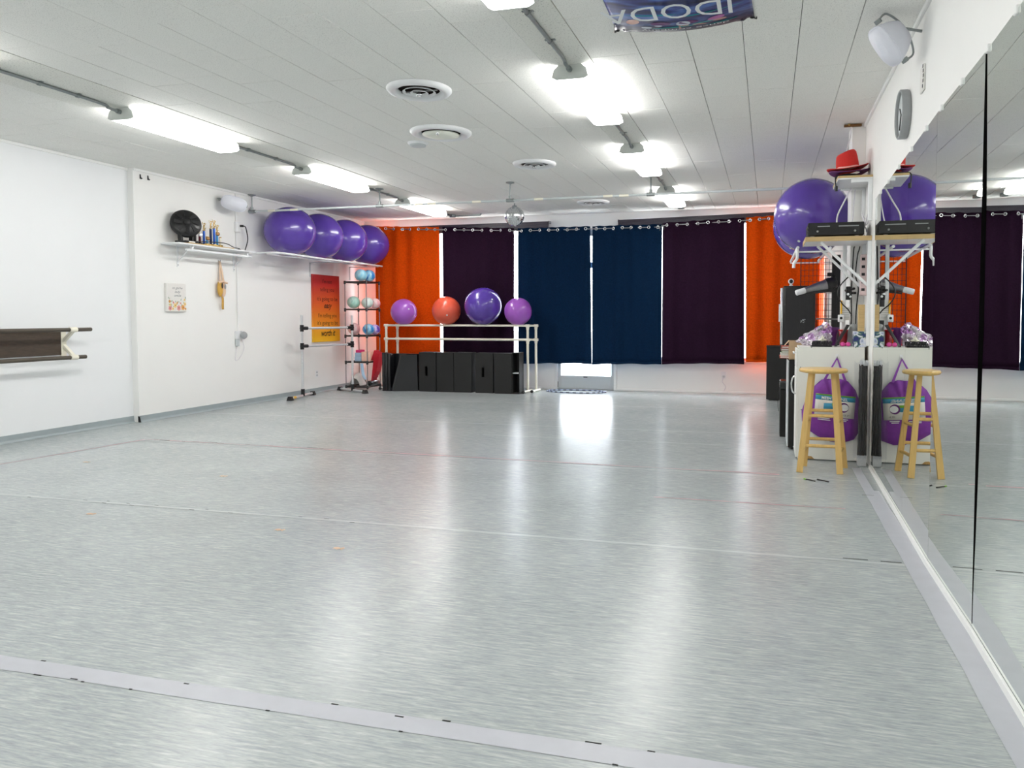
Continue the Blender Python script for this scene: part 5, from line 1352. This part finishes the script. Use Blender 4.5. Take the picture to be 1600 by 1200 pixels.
part('stalk', MB().tube([V(p.x, 6.785, CT), V(p.x, 6.785, CT + .05)], .006, 8), 'ivory', t)
# crinkled foil wrap
rnd = random.Random(8); N = 18
pts = {}
o = [at(1244, 534, Y=6.85), at(1291, 503, Y=6.85), at(1300, 514, Y=6.85), at(1300, 540, Y=6.85)]
def foil(u, v):
    top = o[0].lerp(o[1], min(1, u / .72)) if u < .72 else o[1].lerp(o[2], (u - .72) / .28)
    zb = CT + .004 if u > .16 else .0 + max(CT + .004, o[0].z - .01)
    z = zb + (top.z - zb) * v
    j = rnd.uniform(-1, 1)
    return V(top.x + .022 * rnd.uniform(-1, 1) * v, 6.885 + .06 * v * (1 - u * .2) + .018 * j + .012 * math.sin(9 * u), max(zb, z + .014 * rnd.uniform(-1, 1) * (v > .1)))
single('foil_wrap', MB().grid(foil, N, 12, False, (0, .004, 0)), 'foil', 'crumpled shiny lilac cellophane wrap on the cabinet top', 'gift wrap')
# dark tablet leaning, red cup, pink bow, purple bowl
a, b = at(1304, 539, Y=6.80), at(1326, 507, Y=6.90)
single('leaning_tablet', MB().hexa([V(a.x, 6.80, CT + .001), V(a.x + .02, 6.795, CT + .001), V(b.x + .004, 6.84, b.z - .006), V(b.x - .02, 6.845, b.z), V(a.x, 6.87, CT + .001), V(a.x + .02, 6.865, CT + .001), V(b.x + .004, 6.91, b.z - .006), V(b.x - .02, 6.915, b.z)]), 'blackg', 'dark slim tablet leaning diagonally among clutter on the cabinet', 'tablet')
x0 = at(1318, 520, Y=6.96).x
t = thing('red_cup', 'red plastic cup behind the leaning tablet on the cabinet', 'cup', (x0, 6.97, CT))
part('body', MB().lathe((x0, 6.97, CT), (0, 0, 1), [(.03, 0), (.042, .14), (.040, .14), (.029, .004), (0, .004)], 20), mat('dark_red_plastic', S(150, 24, 34), .35), t)
part('rim', MB().ring((x0, 6.97, CT + .14), (0, 0, 1), .042, .004, 20, 6), 'red', t)
x0 = at(1321, 536, Y=6.74).x
t = thing('pink_bow', 'small bright pink ribbon bow on the cabinet before the red cup', 'bow', (x0, 6.74, CT))
for s in (-1, 1): part('loop', MB().ball((x0 + s * .022, 6.74, CT + .022), .016, 12, 1, sx=(1.4, .8, 1.2)), mat('hot_pink_ribbon', S(214, 72, 150), .5), t)
part('knot', MB().ball((x0, 6.738, CT + .022), .010, 10), mat('rose_ribbon', S(190, 48, 120), .5), t)
x0 = at(1308, 512, Y=7.04).x
t = single('purple_bowl', MB().lathe((at(1301, 512, Y=7.05).x, 7.035, CT + .0), (0, 0, 1), [(.030, 0), (.038, .10), (.058, .16), (.056, .162), (.034, .10), (.0, .06)], 22), 'lpurple', 'purple plastic bowl behind the foil wrap', 'bowl')
# connector box and notes hung on the uprights
a = at(1328, 458, Y=7.03)
t = thing('connector_box', 'small black box bristling with silver connectors beside the pier', 'audio box', (a.x, 7.06, a.z - .07))
part('box', MB().box((.6765, 7.03, a.z - .06), (.7135, 7.10, a.z + .06), .004), 'blackg', t)
for k, (dx, dz) in enumerate(((-.02, .02), (.0, -.03), (.02, .0), (-.01, -.01), (.015, .035))):
    part('connector', MB().tube([V(a.x + dx, 7.03, a.z + dz), V(a.x + dx * 2.0, 6.985, a.z + dz * 1.1)], .011, 10), 'chrome' if k % 2 else 'blackg', t)
a = at(1321, 490, Y=7.03)
t = thing('paper_note', 'white paper note taped to the shelf upright above cabinet', 'note', (a.x, 7.045, a.z - .06))
part('sheet', MB().box((a.x - .045, 7.0445, a.z - .06), (a.x + .045, 7.0465, a.z + .06)), 'paper', t)
for k in range(6): part('printed_line', MB().box((a.x - .036, 7.0436, a.z + .04 - .016 * k), (a.x + .034, 7.0444, a.z + .043 - .016 * k)), 'grey', t)
a = at(1315, 497, Y=7.01)
t = thing('plug_adapter', 'white plug adapter with a dark eye fixed to the shelf upright', 'adapter', (a.x, 7.02, a.z - .035))
part('body', MB().box((a.x - .03, 6.985, a.z - .035), (a.x + .02, 7.042, a.z + .03), .006, 2), 'white', t)
part('socket', MB().lathe((a.x - .006, 6.9848, a.z), (0, -1, 0), [(.012, 0), (.012, .001), (0, .0012)], 14), 'black', t)
a = at(1313, 480, Y=7.04)
single('yellow_ruler', MB().box((.63, 7.03, a.z - .06), (.644, 7.05, a.z + .06), .002), 'yellow', 'short yellow plastic strip fixed on the shelf upright', 'ruler', loc=(.637, 7.04, a.z - .06))

# purple bag on its hook
hk = at(1308, 557, Y=caby0)
t = thing('adhesive_hook', 'white adhesive hook on the cabinet side holding the purple bag', 'hook', (hk.x, caby0, hk.z - .02))
part('pad', MB().box((hk.x - .013, caby0 - .006, hk.z - .014), (hk.x + .013, caby0 - .0005, hk.z + .022), .004, 2), 'white', t)
part('hook', MB().tube(smooth_path([(hk.x, caby0 - .006, hk.z - .002), (hk.x, caby0 - .014, hk.z - .018), (hk.x, caby0 - .024, hk.z - .016), (hk.x, caby0 - .026, hk.z - .006)]), .004, 6), 'steel', t)
YBG = 6.668
outl = [(1284, 593), (1270, 605), (1259, 622), (1252.5, 642), (1253, 658), (1262, 671), (1278, 682), (1298, 690), (1316, 692), (1334, 687), (1343, 674), (1346, 652), (1344, 630), (1337, 610), (1325, 596), (1313, 592), (1303, 592.5), (1293, 592)]
cpx = at(1302, 642, Y=YBG)
ov = [at(a, b, Y=YBG) for a, b in outl]; n = len(ov)
def bag(u, v):
    f = (u % 1) * n; i = int(f) % n; w_ = f - int(f)
    q = ov[i].lerp(ov[(i + 1) % n], w_); rr = v
    p = cpx.lerp(q, rr)
    fold = .008 * math.sin(u * 2 * PI * 13) * max(0, (p.z - cpx.z) / .2) * rr
    return V(p.x, YBG - .055 * math.sqrt(max(0, 1 - rr ** 2.6)) + fold, p.z)
t = thing('purple_bag', 'purple drawstring mesh tunnel bag hanging on the cabinet side', 'bag', (cpx.x, YBG, min(p.z for p in ov)))
part('pouch', MB().grid(bag, 72, 12, True).grid(lambda u, v: V(bag(u, v).x, YBG + .016 * math.sqrt(max(0, 1 - v ** 4)), bag(u, v).z), 36, 4, True), 'bagp', t)
sl, sr_, st_ = at(1287, 596, Y=YBG - .012), at(1321, 596, Y=YBG - .012), at(1308, 560, Y=YBG + .002)
for q in (sl, sr_):
    part('strap', MB().bar(q, V(st_.x, st_.y - .004, hk.z - .012), .022, .004, (1, 0, 0), .010), 'bagbase', t)
LB = [at(a, b, Y=YBG - .062) for a, b in ((1275, 614.5), (1337.5, 620.5), (1334.5, 654), (1272, 649))]
lx = (LB[1] - LB[0]).normalized(); lz = (LB[0] - LB[3]).normalized(); lw = (LB[1] - LB[0]).length; lh = (LB[0] - LB[3]).length
def LP(u, v, d=.0): return LB[3] + lx * (lw * u) + lz * (lh * v) + V(0, -d, 0) + V(0, .012, 0) * (2 * u - 1) ** 2
def lab_patch(u0, u1, v0, v1, d): return MB().grid(lambda a, b: LP(u0 + (u1 - u0) * a, v0 + (v1 - v0) * b, d), 10, 1, True, (0, .0006, 0))
part('card_label', lab_patch(0, 1, 0, 1, 0), 'label', t)
part('blue_header', lab_patch(0, 1, .74, .96, .001), 'lblue', t)
part('green_stripe', lab_patch(0, 1, .94, 1.0, .0016), 'lgreen', t)
tm = text_mb('MESH TUNNEL', .034, LP(.48, .77, .0), lx, lz, .0, width=lw * .66, bold=.02)
for i, p in enumerate(tm.v):
    u = (p - LB[3]).dot(lx) / lw; tm.v[i] = p + V(0, .012 * (2 * u - 1) ** 2 - .0028 - .012 * 0, 0)
part('label_lettering', tm, 'lwhite', t)
part('printed_tunnel', MB().grid(lambda a, b: LP(.22 + .48 * a, .30 + .30 * b + .05 * a, .0012), 8, 1, True, (0, .0004, 0)), 'lblue', t)
part('printed_tunnel_band', MB().grid(lambda a, b: LP(.42 + .20 * a, .52 + .12 * b, .0018), 4, 1, True, (0, .0004, 0)), 'lgreen', t)
part('printed_tunnel_end', MB().add([LP(.72 + .13 * math.cos(k * PI / 10), .47 + .22 * math.sin(k * PI / 10), .0020) for k in range(20)], [tuple(range(20))]), 'lpurple', t)
part('printed_tunnel_mouth', MB().add([LP(.74 + .105 * math.cos(k * PI / 10), .47 + .15 * math.sin(k * PI / 10), .0026) for k in range(20)], [tuple(range(20))]), 'lwhite', t)
tm = text_mb('CE 3+', .020, LP(.80, .10, .0), lx, lz, .0026, width=lw * .15)
part('label_lettering', tm, 'ink', t)
for u0, v0, wd in ((.10, -.10, .30), (.10, -.17, .32), (.62, -.08, .24), (.64, -.15, .18)):
    part('printed_line', MB().grid(lambda a, b: LP(u0 + wd * a, v0 + .035 * b, -.002), 8, 1, True, (0, -.001, 0)), 'lwhite', t)

# black foil fringe bundle in a clear sleeve, at the mirror edge
fx0, fx1 = at(1342, 640, Y=6.53).x, .805
fc_ = ((fx0 + fx1) / 2, 6.55); zt_ = at(1348, 563, Y=6.53).z
t = thing('fringe_bundle', 'tall bundle of black foil fringe curtains in clear plastic at the mirror end', 'fringe curtain', (fc_[0], fc_[1], 0))
rnd = random.Random(4); rw = (fx1 - fx0) / 2
for k in range(26):
    a = 2 * PI * k / 26 if k < 18 else 2 * PI * k / 8; rr = .88 if k < 18 else .45
    pts = []
    for j in range(12):
        v = j / 11; fl_ = 1 + .35 * max(0, .28 - v) / .28 * .6
        pts.append((fc_[0] + rw * rr * fl_ * .86 * math.cos(a) + rnd.uniform(-.004, .004), fc_[1] + .05 * rr * fl_ * math.sin(a) + rnd.uniform(-.003, .003), .085 + (zt_ - .12) * v))
    part('fringe_strand', MB().tube(pts, .0095, 5), 'fringe', t)
part('foil_core', MB().lathe((fc_[0], fc_[1], .08), (0, 0, 1), [(rw * .5, 0), (rw * .5, zt_ - .12)], 12), 'fringe', t)
for k in range(9):
    x0 = fc_[0] - rw * 1.2 + 2.2 * rw * k / 9
    part('silver_header', MB().box((x0, fc_[1] - .055 + .004 * (k % 2), .002), (x0 + 2.1 * rw / 9, fc_[1] - .047 + .004 * (k % 2), .092), .001), 'silver', t)
part('silver_header', MB().box((fc_[0] - rw * 1.15, fc_[1] - .045, .002), (fc_[0] + rw * .95, fc_[1] + .045, .088), .003), 'silver', t)
for k in range(5):
    x0 = fc_[0] - rw * .9 + 1.8 * rw * k / 5
    part('top_clip', MB().box((x0, fc_[1] - .035 + .008 * (k % 2), zt_ - .045), (x0 + .018, fc_[1] + .0, zt_ - .012 * (k % 2)), .003), 'silver', t)
xs = fx0 - .045
part('clear_sleeve', MB().grid(lambda u, v: (xs + (.808 - xs) * u, 6.485 + .01 * math.sin(9 * u + 6 * v) + .006 * math.sin(23 * v + 5 * u), .07 + (zt_ - .07) * v - .02 * math.sin(8 * u) * (v > .95)), 16, 24, True), 'film', t)

# stool
sc_ = V(.437, 6.262, 0); sz = at(1282, 577, Y=6.13).z
t = thing('bar_stool', 'blond wooden bar stool with round seat before the white cabinet', 'stool', sc_)
part('seat', MB().lathe(sc_, (0, 0, 1), [(.150, sz - .036), (.182, sz - .030), (.190, sz - .016), (.182, sz - .002), (.16, sz), (0, sz - .004)], 40), 'wood', t)
feet = [V(.258, 6.135, 0), V(.565, 6.135, 0), V(.625, 6.405, 0), V(.305, 6.405, 0)]
tops = [V(.352, 6.20, sz - .03), V(.508, 6.20, sz - .03), V(.535, 6.325, sz - .03), V(.345, 6.325, sz - .03)]
tops = [sc_ + (f - sc_) * .56 + V(0, 0, sz - .032) for f in feet]
for f, tp in zip(feet, tops):
    d = V(f.x - sc_.x, f.y - sc_.y, 0)
    part('leg', MB().bar(f + V(0, 0, .001), tp, .048, .034, (1, 0, 0), .036, .030), 'wood', t)
def lp_(i, z): 
    f, tp = feet[i], tops[i]; return f.lerp(tp, z / tp.z)
for i, j, z in ((0, 1, .455), (3, 2, .475), (0, 1, .215), (3, 2, .235), (0, 3, .40), (1, 2, .40), (0, 3, .165), (1, 2, .165)):
    part('rung', MB().tube([lp_(i, z), lp_(j, z)], .0135, 12), 'wood', t)

# small things dropped on the floor
for (px, py, cc, lab) in ((1266, 751, 'lgreen', 'tiny black and lime hair tie on the floor in front of the stool'), (1287, 752, 'black', 'tiny dark hair tie on the floor beside the lime one')):
    p = at(px, py, Z=0.0)
    t = thing('hair_tie', lab, 'hair tie', (p.x, p.y, 0))
    part('loop', MB().tube(smooth_path([p + V(-.03, .02, .005), p + V(-.005, .0, .006), p + V(.02, -.02, .005), p + V(.035, -.03, .005)]), .0045, 6), 'cableb', t)
    part('tip', MB().tube([p + V(-.045, .035, .005), p + V(-.03, .02, .005)], .0055, 6), cc, t)

# ================================================================== BEHIND THE CABINET
lx0 = at(1231.5, 600, Y=7.16).x; lz1 = at(1238, 562.5, Y=7.16).z
t = thing('black_locker', 'tall narrow black cupboard right behind the white cabinet', 'cupboard', (.45, 7.4, 0))
part('carcass', MB().box((lx0 + .006, 7.16, .02), (.70, 7.66, lz1), .003), 'boxb', t)
part('plinth', MB().box((lx0 + .03, 7.18, 0), (.69, 7.64, .0195)), 'black', t)
part('door', MB().box((lx0 - .006, 7.165, .03), (lx0 + .0055, 7.655, lz1 - .01), .003), 'lightgrey', t)
part('caster_cap', MB().ball((lx0 + .055, 7.158, .03), .008, 10), 'chrome', t)
bz_ = lz1 + .001
x0, x1 = at(1233, 550, Y=7.17).x, at(1269, 550, Y=7.17).x; ch_ = at(1240, 533, Y=7.17).z
t = thing('cardboard_box', 'open brown cardboard box on the black cupboard under the foil', 'box', ((x0 + x1) / 2, 7.28, bz_))
part('body', MB().box((x0, 7.17, bz_), (x1, 7.175, ch_)).box((x0, 7.40, bz_), (x1, 7.405, ch_)).box((x0, 7.175, bz_), (x0 + .005, 7.40, ch_)).box((x1 - .005, 7.175, bz_), (x1, 7.40, ch_)).box((x0, 7.17, bz_), (x1, 7.405, bz_ + .004)), 'card', t)
part('flap', MB().hexa([V(x0 - .004, 7.18, ch_ - .002), V(x0 - .04, 7.18, ch_ - .045), V(x0 - .04, 7.39, ch_ - .045), V(x0 - .004, 7.39, ch_ - .002), V(x0 - .001, 7.18, ch_), V(x0 - .037, 7.18, ch_ - .043), V(x0 - .037, 7.39, ch_ - .043), V(x0 - .001, 7.39, ch_)]), 'card', t)
bk_c = [('book_red', S(206, 90, 70)), ('book_white', S(226, 224, 216)), ('book_green', S(104, 142, 92)), ('book_brown', S(110, 70, 60)), ('book_rust', S(186, 74, 52))]
z = bz_
for k, (mn, col) in enumerate(bk_c):
    h = .022 if k != 1 else .026; bx = at(1218.5 + (0, 1, 2.5, 1.5, 2.5)[k], 555, Y=7.45).x
    nm = ('rust red book at the bottom of the pile', 'white book second from the pile bottom', 'green book in the middle of the pile', 'brown book second from the pile top', 'rusty orange book on top of the pile')[k]
    t = thing('book', nm + ' on the black cupboard', 'book', (bx + .1, 7.54, z), 'books piled on the black cupboard')
    part('cover', MB().box((bx, 7.44, z), (bx + .20, 7.64, z + .003)).box((bx, 7.44, z + h - .003), (bx + .20, 7.64, z + h)).box((bx, 7.44, z + .003), (bx + .004, 7.64, z + h - .003)), mat(mn, col, .6), t)
    part('pages', MB().box((bx + .0045, 7.445, z + .0032), (bx + .196, 7.635, z + h - .0032)), 'paper', t)
    z += h + .0006
cx0 = at(1218.5, 640, Y=7.9).x; cz_ = at(1225, 595, Y=7.9).z
t = thing('road_case', 'black padded case standing on the floor behind the black cupboard', 'case', (cx0 + .2, 8.1, 0))
part('body', MB().box((cx0, 7.90, 0), (cx0 + .40, 8.15, cz_ - .09), .004), 'boxb', t)
part('lid', MB().box((cx0 - .004, 7.896, cz_ - .088), (cx0 + .404, 8.154, cz_), .012, 3), 'vinyl', t)
part('strap', MB().grid(lambda u, v: (cx0 - .008 - .012 * math.sin(PI * v), 7.93 + .03 * u, cz_ - .1 - .22 * v), 2, 8, True, (-.004, 0, 0)), 'black', t)
part('latch', MB().box((cx0 + .06, 7.889, cz_ - .10), (cx0 + .10, 7.8955, cz_ - .07), .002), 'chrome', t)
# speaker pair by the orange curtain
YS = 11.25
bx0_, bx1_ = at(1197.5, 580, Y=YS).x, at(1250, 580, Y=YS).x; bz1 = at(1215, 541, Y=YS).z
t = thing('black_bin', 'big black box on the floor in front of the orange curtain', 'box', ((bx0_ + bx1_) / 2, YS + .2, 0))
part('body', MB().box((bx0_, YS, .02), (bx1_, YS + .42, bz1 - .02), .006), 'boxb', t)
part('lid', MB().box((bx0_ - .004, YS - .004, bz1 - .0195), (bx1_ + .004, YS + .424, bz1), .004), 'black', t)
part('castor', MB().tube([V(bx0_ + .04, YS + .05, .0105), V(bx0_ + .07, YS + .05, .0105)], .010, 10).tube([V(bx1_ - .07, YS + .05, .0105), V(bx1_ - .04, YS + .05, .0105)], .010, 10).tube([V(bx0_ + .04, YS + .37, .0105), V(bx0_ + .07, YS + .37, .0105)], .010, 10).tube([V(bx1_ - .07, YS + .37, .0105), V(bx1_ - .04, YS + .37, .0105)], .010, 10), 'grey', t)
sx0, sx1 = at(1219, 500, Y=YS + .05).x, at(1274, 500, Y=YS + .05).x; sz1 = at(1240, 446.5, Y=YS + .05).z
t = thing('tall_speaker', 'tall black loudspeaker with modelled gap light strip at left, standing on the black box', 'loudspeaker', ((sx0 + sx1) / 2, YS + .2, bz1))
part('cabinet', MB().box((sx0 + .04, YS + .05, bz1 + .001), (sx1, YS + .36, sz1), .015, 3), 'blackg', t)
part('gap_light_strip', MB().box((sx0, YS + .06, bz1 + .001), (sx0 + .038, YS + .34, sz1 - .03), .006, 2), 'chrome', t, 'strip modelled for light in the gap')  # bright strip stands in for light through the gap beside the cabinet
part('grille', MB().box((sx0 + .07, YS + .044, bz1 + .03), (sx1 - .03, YS + .0495, sz1 - .04), .002), 'black', t)
p = at(1253, 501, Y=YS + .043)
part('maker_mark', text_mb('VS', .075, V(p.x, YS + .044, p.z - .03), (1, 0, 0), (0, 0, 1), .001, shear=.25), 'lightgrey', t)
part('paper_tag', MB().box((sx0 - .02, YS + .10, bz1 + .36), (sx0 - .003, YS + .2, bz1 + .62)), 'paper', t)
p = at(1236, 439, Y=YS + .15)
t = thing('ball_camera', 'small white ball shaped web camera with black lens on the tall speaker', 'camera', (p.x, YS + .15, sz1))
part('foot', MB().lathe((p.x, YS + .15, sz1 + .001), (0, 0, 1), [(.03, 0), (.02, .02), (.012, .03)], 14), 'white', t)
part('body', MB().ball((p.x, YS + .15, sz1 + .068), .042, 20), 'white', t)
part('lens', MB().lathe((p.x, YS + .15 - .030, sz1 + .068), (0, -1, 0), [(.028, 0), (.027, .010), (.018, .013), (0, .014)], 18), 'blackg', t)
# wire grid panel, black post and clipped tube
gx0, gx1, gy = at(1251, 450, Y=8.32).x, at(1308, 450, Y=8.32).x, 8.32
gz1 = at(1270, 404, Y=8.32).z
t = thing('wire_grid', 'black wire grid display panel standing behind the cabinet', 'grid panel', ((gx0 + gx1) / 2, gy, 0))
wires = MB()
nx = 9
for k in range(nx + 1): wires.bar((gx0 + (gx1 - gx0) * k / nx, gy, .02), (gx0 + (gx1 - gx0) * k / nx, gy, gz1), .0045 if 0 < k < nx else .009, .0045)
nz = 30
for k in range(nz + 1): wires.bar((gx0, gy - .004, .02 + (gz1 - .02) * k / nz), (gx1, gy - .004, .02 + (gz1 - .02) * k / nz), .004, .004)
part('wire_mesh', wires, 'black', t)
for xx in (gx0, gx1): part('foot', MB().box((xx - .012, gy - .14, 0), (xx + .012, gy + .08, .019), .003), 'black', t)
px0_, px1_ = at(1300, 450, Y=8.47).x, at(1313, 450, Y=8.47).x
t = thing('black_post', 'thick black square post standing behind the wire grid', 'post', ((px0_ + px1_) / 2, 8.5, 0))
part('post', MB().box((px0_, 8.47, .012), (px1_, 8.53, at(1305, 398, Y=8.47).z), .004), 'black', t)
part('base_plate', MB().box((px0_ - .06, 8.42, 0), (px1_ + .06, 8.60, .0118), .003), 'black', t)
part('top_knob', MB().box((px0_ - .05, 8.455, at(1296, 432, Y=8.47).z), (px0_ - .001, 8.50, at(1296, 426, Y=8.47).z), .004), 'black', t)
a, b = at(1243, 458, Y=8.16), at(1306, 440, Y=8.24); d = (b - a).normalized(); L = (b - a).length
t = thing('spot_tube', 'tapered silver tube light with white cap pointing left from the wire grid', 'spotlight', a)
part('white_cap', MB().lathe(a, d, [(0, 0), (.024, .002), (.030, .012), (.031, .10), (.028, .105)], 20), 'white', t)
part('barrel', MB().lathe(a, d, [(.030, .106), (.033, .122), (.034, .15), (.055, L * .72), (.058, L * .76)], 22), 'steel', t)
part('head', MB().lathe(a, d, [(.060, L * .76), (.064, L * .84), (.058, L * .90), (.066, L * .93), (.062, L), (.03, L + .01)], 22), 'blackg', t)
part('underside_channel', MB().hexa([a + d * .12 + V(0, -.015, -.052), a + d * L + V(0, -.015, -.10), a + d * L + V(0, .015, -.10), a + d * .12 + V(0, .015, -.052), a + d * .12 + V(0, -.015, -.035), a + d * L + V(0, -.015, -.062), a + d * L + V(0, .015, -.062), a + d * .12 + V(0, .015, -.035)]), 'black', t)
part('clamp', MB().box((b.x - .06, 8.26, b.z - .11), (b.x - .01, 8.3115, b.z - .03), .004), 'black', t)
# thin cream bar from the grid
a, b = at(1276, 498, Y=8.22), at(1322, 499, Y=8.22)
single('side_bar', MB().tube([V(a.x, 8.29, a.z), V(b.x, 8.29, b.z)], .009, 8), 'steel', 'thin steel bar hooked level across the wire grid', 'bar', loc=(a.x, 8.29, a.z))
# outlet with cord on the storefront wall
p = at(1131, 586, Y=YB)
t = thing('back_outlet', 'small white outlet with hanging cord on wall below aubergine curtain', 'outlet', (p.x, YB, p.z - .06))
part('cover_plate', MB().box((p.x - .036, YB - .006, p.z - .058), (p.x + .036, YB - .0005, p.z + .058), .002), 'white', t)
part('plug', MB().box((p.x - .018, YB - .035, p.z - .04), (p.x + .018, YB - .0065, p.z - .005), .004), 'lightgrey', t)
part('cord', MB().tube(smooth_path([(p.x, YB - .03, p.z - .042), (p.x - .02, YB - .03, p.z - .11), (p.x + .03, YB - .025, p.z - .18), (p.x, YB - .02, p.z - .26)]), .006, 6), 'cablew', t)
# thin cable down from the ceiling at the pier
single('ceiling_cable', MB().tube(smooth_path([(.70, 7.10, ZC - .02), (.695, 7.09, 2.85), (.66, 7.06, 2.7), (.64, 7.04, H1 + .021)]), .005, 6), 'cablew', 'pale cable dropping from ceiling corner to the hat shelf', 'cable')
t = thing('ceiling_clamp', 'small brass coloured clamp at the ceiling end of the pier', 'clamp', (.70, 7.09, ZC - .03))
part('body', MB().box((.64, 7.085, ZC - .028), (.79, 7.115, ZC - .006), .004), 'bronze', t)
part('screw', MB().tube([V(.68, 7.08, ZC - .017), V(.68, 7.06, ZC - .017)], .009, 8), 'gold', t)
